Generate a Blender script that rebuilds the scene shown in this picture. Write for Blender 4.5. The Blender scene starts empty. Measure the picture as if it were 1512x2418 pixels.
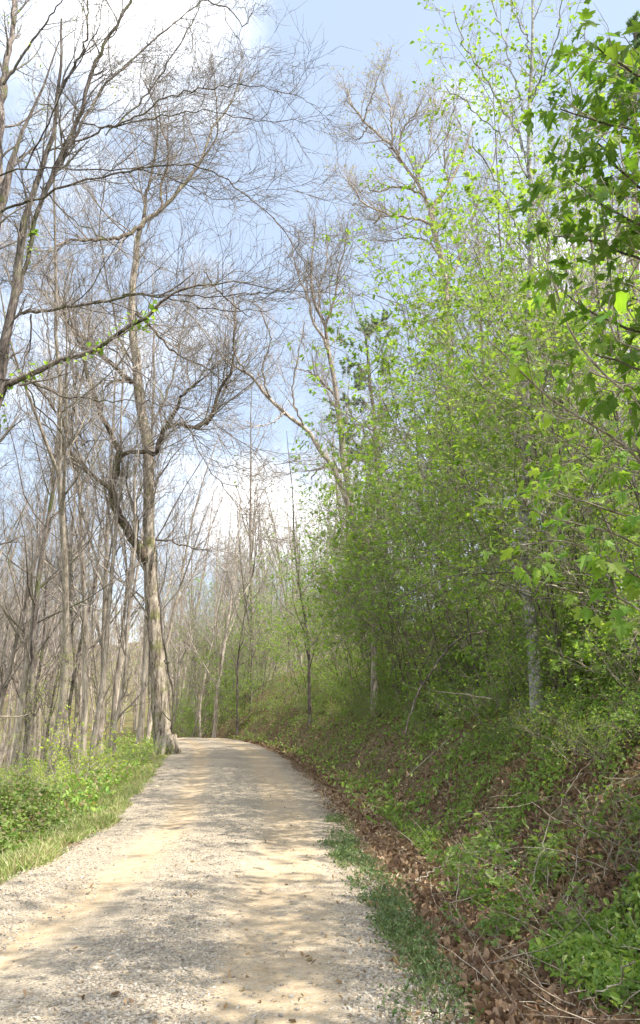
import bpy, math
import numpy as np
rng = np.random.default_rng(7)
R_ = math.radians
scene = bpy.context.scene

# ------------------------------------------------------------------ camera
F = 1898.0; PITCH = R_(14.5); CP, SP = math.cos(PITCH), math.sin(PITCH); EYE = 1.6
cam = bpy.data.cameras.new("camera"); camo = bpy.data.objects.new("camera", cam)
scene.collection.objects.link(camo); scene.camera = camo
camo.location = (0, 0, EYE); camo.rotation_euler = (math.pi/2 + PITCH, 0, 0)
cam.sensor_fit = 'VERTICAL'; cam.sensor_height = 24.0; cam.lens = 24.0*F/2418.0
cam.clip_start = 0.05; cam.clip_end = 3000

# ------------------------------------------------------------------ light
SUN_AZ, SUN_EL = 112.0, 56.0
w = bpy.data.worlds.new("World"); scene.world = w; w.use_nodes = True
nt = w.node_tree; nt.nodes.clear()
def N(nt, t, **k):
    n = nt.nodes.new(t)
    for a, b in k.items():
        if hasattr(n, a): setattr(n, a, b)
        else: n.inputs[a].default_value = b
    return n
out = N(nt, 'ShaderNodeOutputWorld'); bg = N(nt, 'ShaderNodeBackground'); bg.inputs['Strength'].default_value = 0.15
sky = N(nt, 'ShaderNodeTexSky', sky_type='NISHITA', sun_disc=False)
sky.sun_elevation = R_(SUN_EL); sky.sun_rotation = R_(SUN_AZ); sky.air_density = 1.0; sky.dust_density = 1.2; sky.ozone_density = 1.6
L = nt.links.new
tc = N(nt, 'ShaderNodeTexCoord')
def pxdir(u, v):
    a, b = (u-756)/F, -(v-1209)/F
    d = np.array([a, CP - b*SP, SP + b*CP]); return d/np.linalg.norm(d)
nz = N(nt, 'ShaderNodeTexNoise'); nz.inputs['Scale'].default_value = 3.2; nz.inputs['Detail'].default_value = 8; nz.inputs['Roughness'].default_value = .6
mp = N(nt, 'ShaderNodeMapping'); mp.inputs['Scale'].default_value = (1, 1, 1.9)
L(tc.outputs['Generated'], mp.inputs['Vector']); L(mp.outputs[0], nz.inputs['Vector'])
CL = ()
total = None
for (u, v, rad, amt) in ((400, 100, 9, .72), (200, 300, 13, .4), (590, 1235, 6, .8), (380, 1290, 10, .5), (800, 1330, 8, .6), (120, 1000, 14, .35), (1250, 1000, 20, .5), (1150, 380, 10, .25)) + CL:
    dp = N(nt, 'ShaderNodeVectorMath', operation='DOT_PRODUCT'); L(tc.outputs['Generated'], dp.inputs[0]); dp.inputs[1].default_value = tuple(pxdir(u, v))
    mr = N(nt, 'ShaderNodeMapRange', interpolation_type='SMOOTHSTEP'); L(dp.outputs['Value'], mr.inputs['Value'])
    mr.inputs['From Min'].default_value = math.cos(R_(rad)); mr.inputs['From Max'].default_value = 1.0
    mr.inputs['To Max'].default_value = amt
    if total is None: total = mr.outputs[0]
    else:
        ad = N(nt, 'ShaderNodeMath', operation='MAXIMUM'); L(total, ad.inputs[0]); L(mr.outputs[0], ad.inputs[1]); total = ad.outputs[0]
for (vec, rad) in (((0, -1, .35), 75), ((0, -.3, 1), 42)):   # unseen broad clouds behind and over the viewer, added to lift shade fill
    dp = N(nt, 'ShaderNodeVectorMath', operation='DOT_PRODUCT'); L(tc.outputs['Generated'], dp.inputs[0]); dp.inputs[1].default_value = tuple(np.array(vec)/np.linalg.norm(vec))
    mr = N(nt, 'ShaderNodeMapRange', interpolation_type='SMOOTHSTEP'); L(dp.outputs['Value'], mr.inputs['Value']); mr.inputs['From Min'].default_value = math.cos(R_(rad)); mr.inputs['From Max'].default_value = 1.0; mr.inputs['To Max'].default_value = .9
    ad = N(nt, 'ShaderNodeMath', operation='MAXIMUM'); L(total, ad.inputs[0]); L(mr.outputs[0], ad.inputs[1]); total = ad.outputs[0]
m1 = N(nt, 'ShaderNodeMath', operation='ADD'); L(nz.outputs['Fac'], m1.inputs[0])
m2 = N(nt, 'ShaderNodeMath', operation='MULTIPLY'); L(total, m2.inputs[0]); m2.inputs[1].default_value = .42; L(m2.outputs[0], m1.inputs[1])
cr = N(nt, 'ShaderNodeMapRange', interpolation_type='SMOOTHSTEP'); L(m1.outputs[0], cr.inputs['Value']); cr.inputs['From Min'].default_value = .54; cr.inputs['From Max'].default_value = 1.12
cr.inputs['To Max'].default_value = .95
haze = N(nt, 'ShaderNodeMix', data_type='RGBA'); haze.inputs['Factor'].default_value = .72; L(sky.outputs[0], haze.inputs[6]); haze.inputs[7].default_value = (1.75, 2.05, 2.50, 1)
mx = N(nt, 'ShaderNodeMix', data_type='RGBA'); L(cr.outputs[0], mx.inputs['Factor']); L(haze.outputs[2], mx.inputs[6]); mx.inputs[7].default_value = (9.0, 8.85, 8.6, 1)
L(mx.outputs[2], bg.inputs['Color']); L(bg.outputs[0], out.inputs['Surface'])
sl = bpy.data.lights.new("sun", 'SUN'); sl.energy = 3.6; sl.angle = R_(0.5); sl.color = (1, .93, .80)
so = bpy.data.objects.new("sun", sl); scene.collection.objects.link(so)
from mathutils import Vector
sd = Vector((math.cos(R_(SUN_EL))*math.sin(R_(SUN_AZ)), math.cos(R_(SUN_EL))*math.cos(R_(SUN_AZ)), math.sin(R_(SUN_EL))))
so.rotation_euler = sd.to_track_quat('Z', 'Y').to_euler()
vs = scene.view_settings; vs.view_transform = 'Standard'; vs.look = 'None'; vs.exposure = 1.46; vs.gamma = 1
scene.cycles.max_bounces = 5; scene.cycles.diffuse_bounces = 3; scene.cycles.transmission_bounces = 4; scene.cycles.transparent_max_bounces = 4
scene.cycles.use_adaptive_sampling = True

# ------------------------------------------------------------------ pixel / world helpers
def at(u, v, y):
    a, b = (u-756)/F, -(v-1209)/F
    dy = CP - b*SP; t = y/dy
    return np.array([a*t, y, EYE + t*(SP + b*CP)]), t
YK = np.array([-60, -10, 0, 4.9, 6.9, 8.9, 12.9, 20.6, 31, 40, 48, 60, 75, 100, 140.])
XL = np.array([-3.2, -3.2, -3.3, -3.4, -3.3, -3.2, -3.2, -4.2, -5.6, -7.1, -8.8, -13, -22, -42, -80.])
XR = np.array([1.0, .9, .75, .62, .55, .48, .30, -.27, -1.42, -2.95, -4.7, -8.2, -16, -35, -72.])
yy_ = np.linspace(-60, 140, 2001)
def smooth(a, k=61):
    p = np.pad(a, k//2, mode='edge'); return np.convolve(p, np.ones(k)/k, 'valid')
XL_ = smooth(np.interp(yy_, YK, XL), 31); XR_ = smooth(np.interp(yy_, YK, XR), 31)
def xl(y): return np.interp(y, yy_, XL_)
def xr(y): return np.interp(y, yy_, XR_)
def sst(a, b, x):
    t = np.clip((x-a)/(b-a), 0, 1); return t*t*(3-2*t)
_g = np.random.default_rng(3).random((256, 256))
def vnoise(x, y):
    x = np.asarray(x, float); y = np.asarray(y, float)
    xi = np.floor(x).astype(int); yi = np.floor(y).astype(int); fx = x-xi; fy = y-yi
    fx = fx*fx*(3-2*fx); fy = fy*fy*(3-2*fy); a = _g[xi % 256, yi % 256]; b = _g[(xi+1) % 256, yi % 256]; c = _g[xi % 256, (yi+1) % 256]; d = _g[(xi+1) % 256, (yi+1) % 256]
    return (a*(1-fx)+b*fx)*(1-fy)+(c*(1-fx)+d*fx)*fy - .5
def fbm(x, y, o=3):
    s = 0; a = 1
    for i in range(o): s = s + a*vnoise(x*2**i+17*i, y*2**i+5*i); a *= .5
    return s
def roadz(y):
    return .47*sst(8, 50, y) - .045*np.maximum(y-51, 0)*sst(51, 58, y) + np.where(y > 120, .045*(y-120), 0)
def H(x, y):
    x = np.asarray(x, float); y = np.asarray(y, float)
    z = roadz(y)
    a, b = xl(y), xr(y); s = x-b; l = a-x
    lat = (x-a)/(b-a)
    inside = (lat > 0) & (lat < 1)
    z = z + np.where(inside, .05*np.sin(np.clip(lat, 0, 1)*math.pi) - .035*np.exp(-((lat-.28)/.09)**2) - .035*np.exp(-((lat-.72)/.09)**2), 0)
    z = z + .012*vnoise(x*1.1, y*.9)*np.where(inside, 1, 0)
    # right: shoulder, ditch, bank
    sp = np.maximum(s, 0)
    ditch = -.14*sst(0, .8, sp)
    st = 1.15 + .35*np.exp(-y/8.)
    k = np.maximum(sp-st, 0)
    slope = .84
    bank = np.where(k < 6, slope*k*sst(-.2, 1.2, k), slope*6 + .42*(k-6))
    bank = np.where(k > 16, slope*6 + 4.2 + .22*(k-16), bank)
    bank = np.where(k > 70, slope*6 + 4.2 + .22*54 + .05*(k-70), bank)
    z = z + np.where(s > 0, ditch + bank*(1-.75*sst(62, 100, y)*1) + .28*fbm(x*.55, y*.55)*sst(.6, 2.5, sp) + .10*fbm(x*2.3, y*2.3)*sst(.4, 1.6, sp), 0)
    # left: verge then drop to the creek bottom
    lp = np.maximum(l, 0)
    drop = -.10*sst(0, 1, lp) - .30*np.clip(lp-1.6, 0, 8)
    z = z + np.where(l > 0, drop + .35*fbm(x*.3, y*.3)*sst(1, 5, lp) + .08*fbm(x*1.7, y*1.7)*sst(.3, 1.5, lp), 0)
    # far hills
    r = np.hypot(x+10, y)
    z = z + 34*sst(125, 330, r)*np.where(x < 15, 1, .3) + 3*fbm(x*.02, y*.02)*sst(80, 160, r)
    return z
def gx(u, y):
    x = 0
    for i in range(4):
        z = float(H(x, y)); x = (u-756)/F*(y*CP + (z-EYE)*SP)
    return x

# ------------------------------------------------------------------ mesh helpers
def unit(a): return a/np.maximum(np.linalg.norm(a, axis=-1, keepdims=True), 1e-9)
class MB:
    def __init__(s): s.v = []; s.f = []; s.n = 0; s.attrs = {}
    def add(s, verts, faces, mat=0, smooth=False):
        verts = np.asarray(verts, np.float32).reshape(-1, 3); faces = np.asarray(faces, np.int64)
        s.v.append(verts); s.f.append((faces + s.n, mat, smooth)); s.n += len(verts)
    def build(s, name, mats, parent=None):
        me = bpy.data.meshes.new(name); V = np.concatenate(s.v) if s.v else np.zeros((0, 3), np.float32)
        me.vertices.add(len(V)); me.vertices.foreach_set('co', V.ravel())
        nl = sum(f.size for f, _, _ in s.f); nf = sum(len(f) for f, _, _ in s.f)
        me.loops.add(nl); me.loops.foreach_set('vertex_index', np.concatenate([f.ravel() for f, _, _ in s.f]).astype(np.int32))
        me.polygons.add(nf)
        ls = []; o = 0; mi = []; sm = []
        for f, m, q in s.f:
            ls.append(o + np.arange(len(f))*f.shape[1]); o += f.size
            mi.append(np.full(len(f), m)); sm.append(np.full(len(f), q))
        me.polygons.foreach_set('loop_start', np.concatenate(ls).astype(np.int32))
        me.polygons.foreach_set('material_index', np.concatenate(mi).astype(np.int32))
        me.polygons.foreach_set('use_smooth', np.concatenate(sm))
        for m in (mats if isinstance(mats, (list, tuple)) else [mats]): me.materials.append(m)
        me.update(calc_edges=True)
        ob = bpy.data.objects.new(name, me); scene.collection.objects.link(ob)
        if parent is not None: ob.parent = parent
        return ob
    def tubes(s, P, Rr, sides, mat=0, jitter=0):
        n = P.shape[1]; K = P.shape[0]
        if K == 0: return
        T = np.empty_like(P); T[:, 1:-1] = P[:, 2:]-P[:, :-2]; T[:, 0] = P[:, 1]-P[:, 0]; T[:, -1] = P[:, -1]-P[:, -2]; T = unit(T)
        ref = np.cross(unit(P[:, -1]-P[:, 0]), rng.normal(size=(K, 3))); ref = unit(ref)[:, None, :]
        U = unit(ref - (ref*T).sum(-1, keepdims=True)*T); W = np.cross(T, U)
        an = np.arange(sides)*2*math.pi/sides
        rr = Rr[..., None]*np.ones(sides)
        if jitter: rr = rr*(1+jitter*rng.normal(size=(K, n, sides)))
        V = P[:, :, None, :] + rr[..., None]*(np.cos(an)[None, None, :, None]*U[:, :, None, :] + np.sin(an)[None, None, :, None]*W[:, :, None, :])
        i, j = np.meshgrid(np.arange(n-1), np.arange(sides), indexing='ij'); j2 = (j+1) % sides
        q = np.stack([i*sides+j, i*sides+j2, (i+1)*sides+j2, (i+1)*sides+j], -1).reshape(-1, 4)
        faces = (q[None] + (np.arange(K)*n*sides)[:, None, None]).reshape(-1, 4)
        s.add(V, faces, mat, True)
    def leaves(s, pos, tip, nrm, size, tmpl, mat=0, aspect=None):
        tv, tf = tmpl
        tip = unit(tip); sx = unit(np.cross(tip, nrm)); nz_ = np.cross(sx, tip)
        M = len(pos)
        if M == 0: return
        cu = rng.uniform(.3, 2.4, M)[:, None, None]; wx = rng.uniform(.75, 1.15, M)[:, None, None]; tw = .35*rng.normal(size=M)[:, None, None]
        V = pos[:, None, :] + size[:, None, None]*(wx*tv[None, :, 0:1]*sx[:, None, :] + tv[None, :, 1:2]*tip[:, None, :] + (cu*tv[None, :, 2:3] + tw*tv[None, :, 0:1]*tv[None, :, 1:2])*nz_[:, None, :])
        k = len(tv)
        for f in tf:
            f = np.asarray(f)
            faces = (f[None] + (np.arange(M)*k)[:, None, None]).reshape(-1, f.shape[-1])
            if f is tf[0] or True:
                pass
            s.f.append((faces + s.n, mat, False))
        s.v.append(V.reshape(-1, 3).astype(np.float32)); s.n += M*k
def T_(pts, faces): return (np.array(pts, float), [np.array(faces)])
OVAL = T_([(0, 0, 0), (.26, .3, .07), (.22, .68, .05), (0, 1, -.10), (-.22, .68, .05), (-.26, .3, .07)], [[0, 1, 2, 3], [0, 3, 4, 5]])
ROUND = T_([(0, 0, 0), (.42, .18, .06), (.40, .66, .03), (0, 1, -.12), (-.40, .66, .03), (-.42, .18, .06)], [[0, 1, 2, 3], [0, 3, 4, 5]])
NARROW = T_([(0, 0, 0), (.10, .4, .03), (0, 1, -.06), (-.10, .4, .03)], [[0, 1, 2, 3]])
def outl(half, bend=.22, cup=.12):
    h = half; pts = h + [(-x, y) for x, y in h[::-1] if x > 0]
    # two fans either side of the midrib: keep as left and right polygons
    n = len(h); P = [(x, y, -bend*y*y + cup*abs(x)) for x, y in pts]
    right = list(range(n)); left = [n-1] + list(range(n, len(pts))) + [0]
    return (np.array(P), [np.array([right]), np.array([left])])
MAPLE = outl([(0, 0), (.20, -.08), (.44, .06), (.34, .20), (.62, .46), (.42, .50), (.17, .44), (.26, .72), (.10, .78), (0, 1.02)], .30, .10)
TULIP = outl([(0, 0), (.22, -.04), (.48, .12), (.40, .42), (.52, .72), (.28, .96), (0, .82)], .25, .16)
HEART = outl([(0, 0.06), (.22, -.04), (.44, .14), (.46, .42), (.28, .76), (0, 1.0)], .22, .1)
CURL = (np.array([(-.20, 0.1, .22), (0, 0, 0), (.20, .1, .25), (-.26, .5, .34), (0, .52, .06), (.24, .5, .28), (-.10, .92, .34), (0, 1.1, .24), (.14, .85, .32)]), [np.array([[0, 1, 4, 3], [1, 2, 5, 4], [3, 4, 7, 6], [4, 5, 8, 7]])])

def tag(o, label=None, cat=None, group=None, kind=None):
    for k, v in (('label', label), ('category', cat), ('group', group), ('kind', kind)):
        if v: o[k] = v
    return o
def empty(name, loc, rz=0):
    o = bpy.data.objects.new(name, None); scene.collection.objects.link(o); o.location = loc; o.rotation_euler = (0, 0, rz); o.empty_display_size = .3
    return o
def dup(root, loc, rz=0, sc=1.0, tilt=(0, 0)):
    r = root.copy(); scene.collection.objects.link(r); r.location = loc; r.rotation_euler = (tilt[0], tilt[1], rz); r.scale = (sc, sc, sc)
    for ch in list(root.children):
        c = ch.copy(); scene.collection.objects.link(c); c.parent = r
        for g in ch.children:
            d = g.copy(); scene.collection.objects.link(d); d.parent = c
    return r

# ------------------------------------------------------------------ materials
def mat(name):
    m = bpy.data.materials.new(name); m.use_nodes = True; t = m.node_tree; t.nodes.clear()
    return m, t
def ramp(t, fac, stops):
    r = t.nodes.new('ShaderNodeValToRGB'); e = r.color_ramp.elements
    while len(e) < len(stops): e.new(.5)
    for el, (p, c) in zip(e, stops): el.position = p; el.color = (*c, 1)
    t.links.new(fac, r.inputs[0]); return r.outputs[0]
def noise(t, scale, vec=None, detail=5, rough=.6, dist=0):
    n = t.nodes.new('ShaderNodeTexNoise'); n.inputs['Scale'].default_value = scale; n.inputs['Detail'].default_value = detail; n.inputs['Roughness'].default_value = rough; n.inputs['Distortion'].default_value = dist
    if vec is not None: t.links.new(vec, n.inputs['Vector'])
    return n.outputs['Fac']
def mth(t, op, a, b=None, c=None):
    n = t.nodes.new('ShaderNodeMath'); n.operation = op
    for i, x in enumerate((a, b, c)):
        if x is None: continue
        if isinstance(x, (int, float)): n.inputs[i].default_value = x
        else: t.links.new(x, n.inputs[i])
    return n.outputs[0]
def mix(t, f, a, b, mode='MIX'):
    n = t.nodes.new('ShaderNodeMix'); n.data_type = 'RGBA'; n.blend_type = mode
    for i, x in ((0, f), (6, a), (7, b)):
        if isinstance(x, (int, float)): n.inputs[i].default_value = x
        elif isinstance(x, tuple): n.inputs[i].default_value = (*x, 1)
        else: t.links.new(x, n.inputs[i])
    return n.outputs[2]
def smoothr(t, v, a, b):
    n = t.nodes.new('ShaderNodeMapRange'); n.interpolation_type = 'SMOOTHSTEP'; t.links.new(v, n.inputs[0]); n.inputs[1].default_value = a; n.inputs[2].default_value = b; return n.outputs[0]
def bark(name, dark, mid, light, scale=5, bump=.6, moss=None, stretch=.18, dist=.03):
    m, t = mat(name); tc = t.nodes.new('ShaderNodeTexCoord'); oi = t.nodes.new('ShaderNodeObjectInfo')
    mp = t.nodes.new('ShaderNodeMapping'); mp.inputs['Scale'].default_value = (1, 1, stretch); t.links.new(tc.outputs['Object'], mp.inputs[0])
    a = noise(t, scale, mp.outputs[0], 8, .65, .4); b = noise(t, scale*4.5, mp.outputs[0], 5, .7)
    f = mth(t, 'ADD', mth(t, 'MULTIPLY', a, .6), mth(t, 'MULTIPLY', b, .4))
    col = ramp(t, f, [(.41, dark), (.5, mid), (.60, light)])
    if moss:
        g = noise(t, 1.4, tc.outputs['Object'], 5, .6); col = mix(t, mth(t, 'MULTIPLY', smoothr(t, g, .5, .66), .7), col, moss)
    v = mth(t, 'ADD', mth(t, 'MULTIPLY', oi.outputs['Random'], .5), .75)
    hv = t.nodes.new('ShaderNodeHueSaturation'); t.links.new(v, hv.inputs['Value']); t.links.new(col, hv.inputs['Color'])
    p = t.nodes.new('ShaderNodeBsdfPrincipled'); p.inputs['Roughness'].default_value = .9; p.inputs['Specular IOR Level'].default_value = .15
    t.links.new(hv.outputs[0], p.inputs['Base Color'])
    bp = t.nodes.new('ShaderNodeBump'); bp.inputs['Strength'].default_value = bump; bp.inputs['Distance'].default_value = dist; t.links.new(f, bp.inputs['Height']); t.links.new(bp.outputs[0], p.inputs['Normal'])
    o = t.nodes.new('ShaderNodeOutputMaterial'); t.links.new(p.outputs[0], o.inputs[0]); return m
def leafm(name, cols, trans=.4, rough=.45, objvar=.25):
    m, t = mat(name); ge = t.nodes.new('ShaderNodeNewGeometry'); oi = t.nodes.new('ShaderNodeObjectInfo')
    n = len(cols); col = ramp(t, ge.outputs['Random Per Island'], [(i/max(n-1, 1), c) for i, c in enumerate(cols)])
    hv = t.nodes.new('ShaderNodeHueSaturation'); t.links.new(col, hv.inputs['Color'])
    t.links.new(mth(t, 'ADD', mth(t, 'MULTIPLY', oi.outputs['Random'], objvar*2), 1-objvar), hv.inputs['Value'])
    p = t.nodes.new('ShaderNodeBsdfPrincipled'); p.inputs['Roughness'].default_value = rough; p.inputs['Specular IOR Level'].default_value = .35
    t.links.new(hv.outputs[0], p.inputs['Base Color'])
    tr = t.nodes.new('ShaderNodeBsdfTranslucent'); tcx = mix(t, 1.0, hv.outputs[0], (1.25, 1.3, .6), 'MULTIPLY'); t.links.new(tcx, tr.inputs[0])
    ms = t.nodes.new('ShaderNodeMixShader'); ms.inputs[0].default_value = trans; t.links.new(p.outputs[0], ms.inputs[1]); t.links.new(tr.outputs[0], ms.inputs[2])
    o = t.nodes.new('ShaderNodeOutputMaterial'); t.links.new(ms.outputs[0], o.inputs[0]); return m
def flatm(name, cols, rough=.9, spec=.2):
    m, t = mat(name); ge = t.nodes.new('ShaderNodeNewGeometry'); n = len(cols)
    col = ramp(t, ge.outputs['Random Per Island'], [(i/max(n-1, 1), c) for i, c in enumerate(cols)])
    p = t.nodes.new('ShaderNodeBsdfPrincipled'); p.inputs['Roughness'].default_value = rough; p.inputs['Specular IOR Level'].default_value = spec
    tc = t.nodes.new('ShaderNodeTexCoord'); f = noise(t, 60, tc.outputs['Object'], 3)
    col = mix(t, .5, col, ramp(t, f, [(.3, (.55, .55, .55)), (.7, (1.3, 1.3, 1.3))]), 'MULTIPLY'); t.links.new(col, p.inputs['Base Color'])
    o = t.nodes.new('ShaderNodeOutputMaterial'); t.links.new(p.outputs[0], o.inputs[0]); return m
M_hero = bark('sycamore_bark', (.06, .046, .036), (.38, .32, .26), (.66, .59, .51), 8, 1.0, (.18, .19, .06), .13, .08)
M_dark = bark('dark_bark', (.04, .032, .029), (.13, .107, .097), (.28, .245, .22), 9, .6, (.10, .12, .04), .2)
M_grey = bark('grey_bark', (.14, .115, .095), (.32, .275, .235), (.52, .46, .40), 7, .5, None, .2)
M_pale = bark('pale_bark', (.10, .10, .09), (.26, .26, .25), (.50, .50, .48), 5.5, .3, None, 1.6)
M_twig = bark('twig_bark', (.15, .13, .115), (.24, .21, .185), (.34, .30, .27), 9, .1, None, .3)
M_ftwig = bark('pale_twig_bark', (.24, .205, .185), (.34, .295, .27), (.46, .41, .37), 9, .1, None, .3)
M_limb = bark('shaded_limb_bark', (.03, .022, .018), (.11, .085, .068), (.24, .19, .15), 9, .8, (.10, .11, .04), .16, .05)  # limbs darker than trunk: mossy bark, plus backlit underside shade in the colour
M_tan = bark('tan_bark', (.15, .125, .10), (.32, .275, .23), (.50, .44, .38), 9, .3, None, .3)
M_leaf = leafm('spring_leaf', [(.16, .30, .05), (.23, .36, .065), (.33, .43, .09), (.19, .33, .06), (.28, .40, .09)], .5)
M_leafd = leafm('undergrowth_leaf', [(.14, .25, .06), (.21, .32, .075), (.31, .39, .11), (.17, .29, .07), (.25, .35, .09)], .5)  # slightly duller green for the bank shrubs and ground cover
M_maple = leafm('maple_leaf', [(.13, .26, .04), (.19, .34, .05), (.28, .42, .06), (.15, .29, .045), (.23, .34, .08)], .55, .5)
M_tulip = leafm('tulip_leaf', [(.34, .52, .05), (.28, .50, .06), (.20, .42, .08)], .55, .35)
M_bud = leafm('bud_leaf', [(.30, .26, .15), (.42, .36, .2), (.34, .36, .14), (.26, .2, .12)], .35)
M_bram = leafm('bramble_leaf', [(.12, .23, .045), (.19, .31, .06), (.29, .39, .09), (.15, .26, .055), (.24, .34, .08), (.32, .31, .14), (.28, .20, .12)], .35)
M_grass = leafm('grass_blade', [(.15, .24, .06), (.24, .32, .09), (.38, .38, .19), (.19, .27, .07), (.44, .38, .25), (.30, .22, .14)], .3)
M_dgrass = leafm('ditch_grass', [(.09, .14, .06), (.14, .19, .08), (.22, .24, .12), (.30, .26, .17)], .3)
M_yell = leafm('yellow_leaf', [(.34, .46, .06), (.44, .52, .08), (.28, .42, .05), (.46, .40, .10)], .45)
M_pine = leafm('pine_needle', [(.12, .20, .13), (.16, .25, .15), (.20, .28, .14)], .3)
M_lit = leafm('dead_leaf', [(.14, .095, .065), (.36, .24, .155), (.50, .37, .25), (.26, .16, .105), (.62, .50, .37), (.38, .26, .17), (.46, .39, .30), (.30, .25, .18)], .2, .7, .1)
M_litr = leafm('old_leaf', [(.16, .09, .06), (.26, .16, .10), (.38, .26, .17), (.20, .12, .08)], .15, .8)
M_stone = flatm('gravel_stone', [(.20, .18, .155), (.38, .345, .30), (.47, .43, .375), (.30, .265, .225), (.50, .45, .38), (.44, .36, .26), (.28, .25, .22), (.43, .39, .33)])
M_stick = bark('dead_wood', (.20, .16, .12), (.34, .29, .23), (.52, .46, .38), 14, .2, None, .3)

def road_material():
    m, t = mat('gravel_road'); tc = t.nodes.new('ShaderNodeTexCoord'); at_ = t.nodes.new('ShaderNodeAttribute'); at_.attribute_name = 'lat'
    P = tc.outputs['Object']; lat = at_.outputs['Fac']
    mp = t.nodes.new('ShaderNodeMapping'); mp.inputs['Scale'].default_value = (1.2, .28, 1); t.links.new(P, mp.inputs[0])
    n1 = noise(t, 1.1, mp.outputs[0], 4, .6); lt = mth(t, 'ADD', lat, mth(t, 'MULTIPLY', mth(t, 'SUBTRACT', n1, .5), .16))
    def band(c, w): return smoothr(t, mth(t, 'SUBTRACT', w, mth(t, 'ABSOLUTE', mth(t, 'SUBTRACT', lt, c))), 0, .10)
    track = mth(t, 'MAXIMUM', band(.30, .12), mth(t, 'MULTIPLY', band(.78, .15), .9))
    n2 = noise(t, 2.3, P, 6, .65); tr = mth(t, 'MULTIPLY', track, smoothr(t, n2, .30, .52))
    vo = t.nodes.new('ShaderNodeTexVoronoi'); vo.inputs['Scale'].default_value = 46; t.links.new(P, vo.inputs['Vector'])
    sep = t.nodes.new('ShaderNodeSeparateColor'); t.links.new(vo.outputs['Color'], sep.inputs[0])
    vo2 = t.nodes.new('ShaderNodeTexVoronoi'); vo2.inputs['Scale'].default_value = 21; t.links.new(P, vo2.inputs['Vector'])
    sep2 = t.nodes.new('ShaderNodeSeparateColor'); t.links.new(vo2.outputs['Color'], sep2.inputs[0])
    g = ramp(t, sep.outputs[0], [(0, (.27, .235, .195)), (.35, (.37, .33, .28)), (.7, (.45, .405, .345)), (.93, (.52, .47, .395)), (1, (.57, .50, .40))])
    g = mix(t, .55, g, ramp(t, sep2.outputs[1], [(0, (.33, .29, .24)), (1, (.52, .47, .40))]))
    g = mix(t, smoothr(t, vo.outputs['Distance'], .32, .75), g, mix(t, .5, g, (.20, .17, .14)))
    dirt = ramp(t, noise(t, 5, P, 8, .7), [(.3, (.33, .25, .165)), (.5, (.42, .33, .225)), (.7, (.50, .41, .30))])
    dirt = mix(t, mth(t, 'MULTIPLY', smoothr(t, sep.outputs[2], .82, .86), .7), dirt, g)
    col = mix(t, mth(t, 'ADD', mth(t, 'MULTIPLY', tr, .80), .14), g, dirt)
    # debris on the right shoulder
    rs = mth(t, 'MULTIPLY', smoothr(t, lt, .90, 1.02), smoothr(t, noise(t, 9, P, 6, .7), .42, .56)); col = mix(t, mth(t, 'MULTIPLY', rs, .75), col, (.16, .11, .07))
    col = mix(t, .6, col, ramp(t, noise(t, .7, P, 4), [(.3, (.84, .81, .77)), (.7, (1.15, 1.12, 1.05))]), 'MULTIPLY')
    col = mix(t, .5, col, ramp(t, noise(t, 14, P, 6, .75), [(.35, (.72, .70, .67)), (.6, (1.12, 1.1, 1.07))]), 'MULTIPLY')
    p = t.nodes.new('ShaderNodeBsdfPrincipled'); p.inputs['Roughness'].default_value = .95; p.inputs['Specular IOR Level'].default_value = .1; t.links.new(col, p.inputs['Base Color'])
    bh = mth(t, 'MULTIPLY', mth(t, 'SUBTRACT', 1.0, vo.outputs['Distance']), mth(t, 'SUBTRACT', 1.0, mth(t, 'MULTIPLY', tr, .8)))
    bp = t.nodes.new('ShaderNodeBump'); bp.inputs['Strength'].default_value = .9; bp.inputs['Distance'].default_value = .018; t.links.new(bh, bp.inputs['Height']); t.links.new(bp.outputs[0], p.inputs['Normal'])
    o = t.nodes.new('ShaderNodeOutputMaterial'); t.links.new(p.outputs[0], o.inputs[0]); return m
def ground_material():
    m, t = mat('woodland_soil'); tc = t.nodes.new('ShaderNodeTexCoord'); P = tc.outputs['Object']
    vo = t.nodes.new('ShaderNodeTexVoronoi'); vo.inputs['Scale'].default_value = 16; t.links.new(P, vo.inputs['Vector'])
    sep = t.nodes.new('ShaderNodeSeparateColor'); t.links.new(vo.outputs['Color'], sep.inputs[0])
    lf = ramp(t, sep.outputs[0], [(0, (.07, .045, .03)), (.4, (.15, .095, .06)), (.75, (.22, .145, .09)), (1, (.28, .2, .13))])
    soil = ramp(t, noise(t, 3, P, 8, .7), [(.3, (.08, .05, .033)), (.6, (.17, .105, .07)), (.8, (.22, .14, .09))])
    col = mix(t, .6, soil, lf)
    at_ = t.nodes.new('ShaderNodeAttribute'); at_.attribute_name = 'green'
    gm = mth(t, 'MULTIPLY', at_.outputs['Fac'], smoothr(t, noise(t, 1.6, P, 7, .7), .42, .58))
    col = mix(t, gm, col, ramp(t, noise(t, 25, P, 4), [(.35, (.07, .12, .03)), (.65, (.15, .24, .05))]))
    p = t.nodes.new('ShaderNodeBsdfPrincipled'); p.inputs['Roughness'].default_value = .95; p.inputs['Specular IOR Level'].default_value = .1; t.links.new(col, p.inputs['Base Color'])
    bp = t.nodes.new('ShaderNodeBump'); bp.inputs['Strength'].default_value = .8; bp.inputs['Distance'].default_value = .04; t.links.new(vo.outputs['Distance'], bp.inputs['Height']); t.links.new(bp.outputs[0], p.inputs['Normal'])
    o = t.nodes.new('ShaderNodeOutputMaterial'); t.links.new(p.outputs[0], o.inputs[0]); return m

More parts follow.
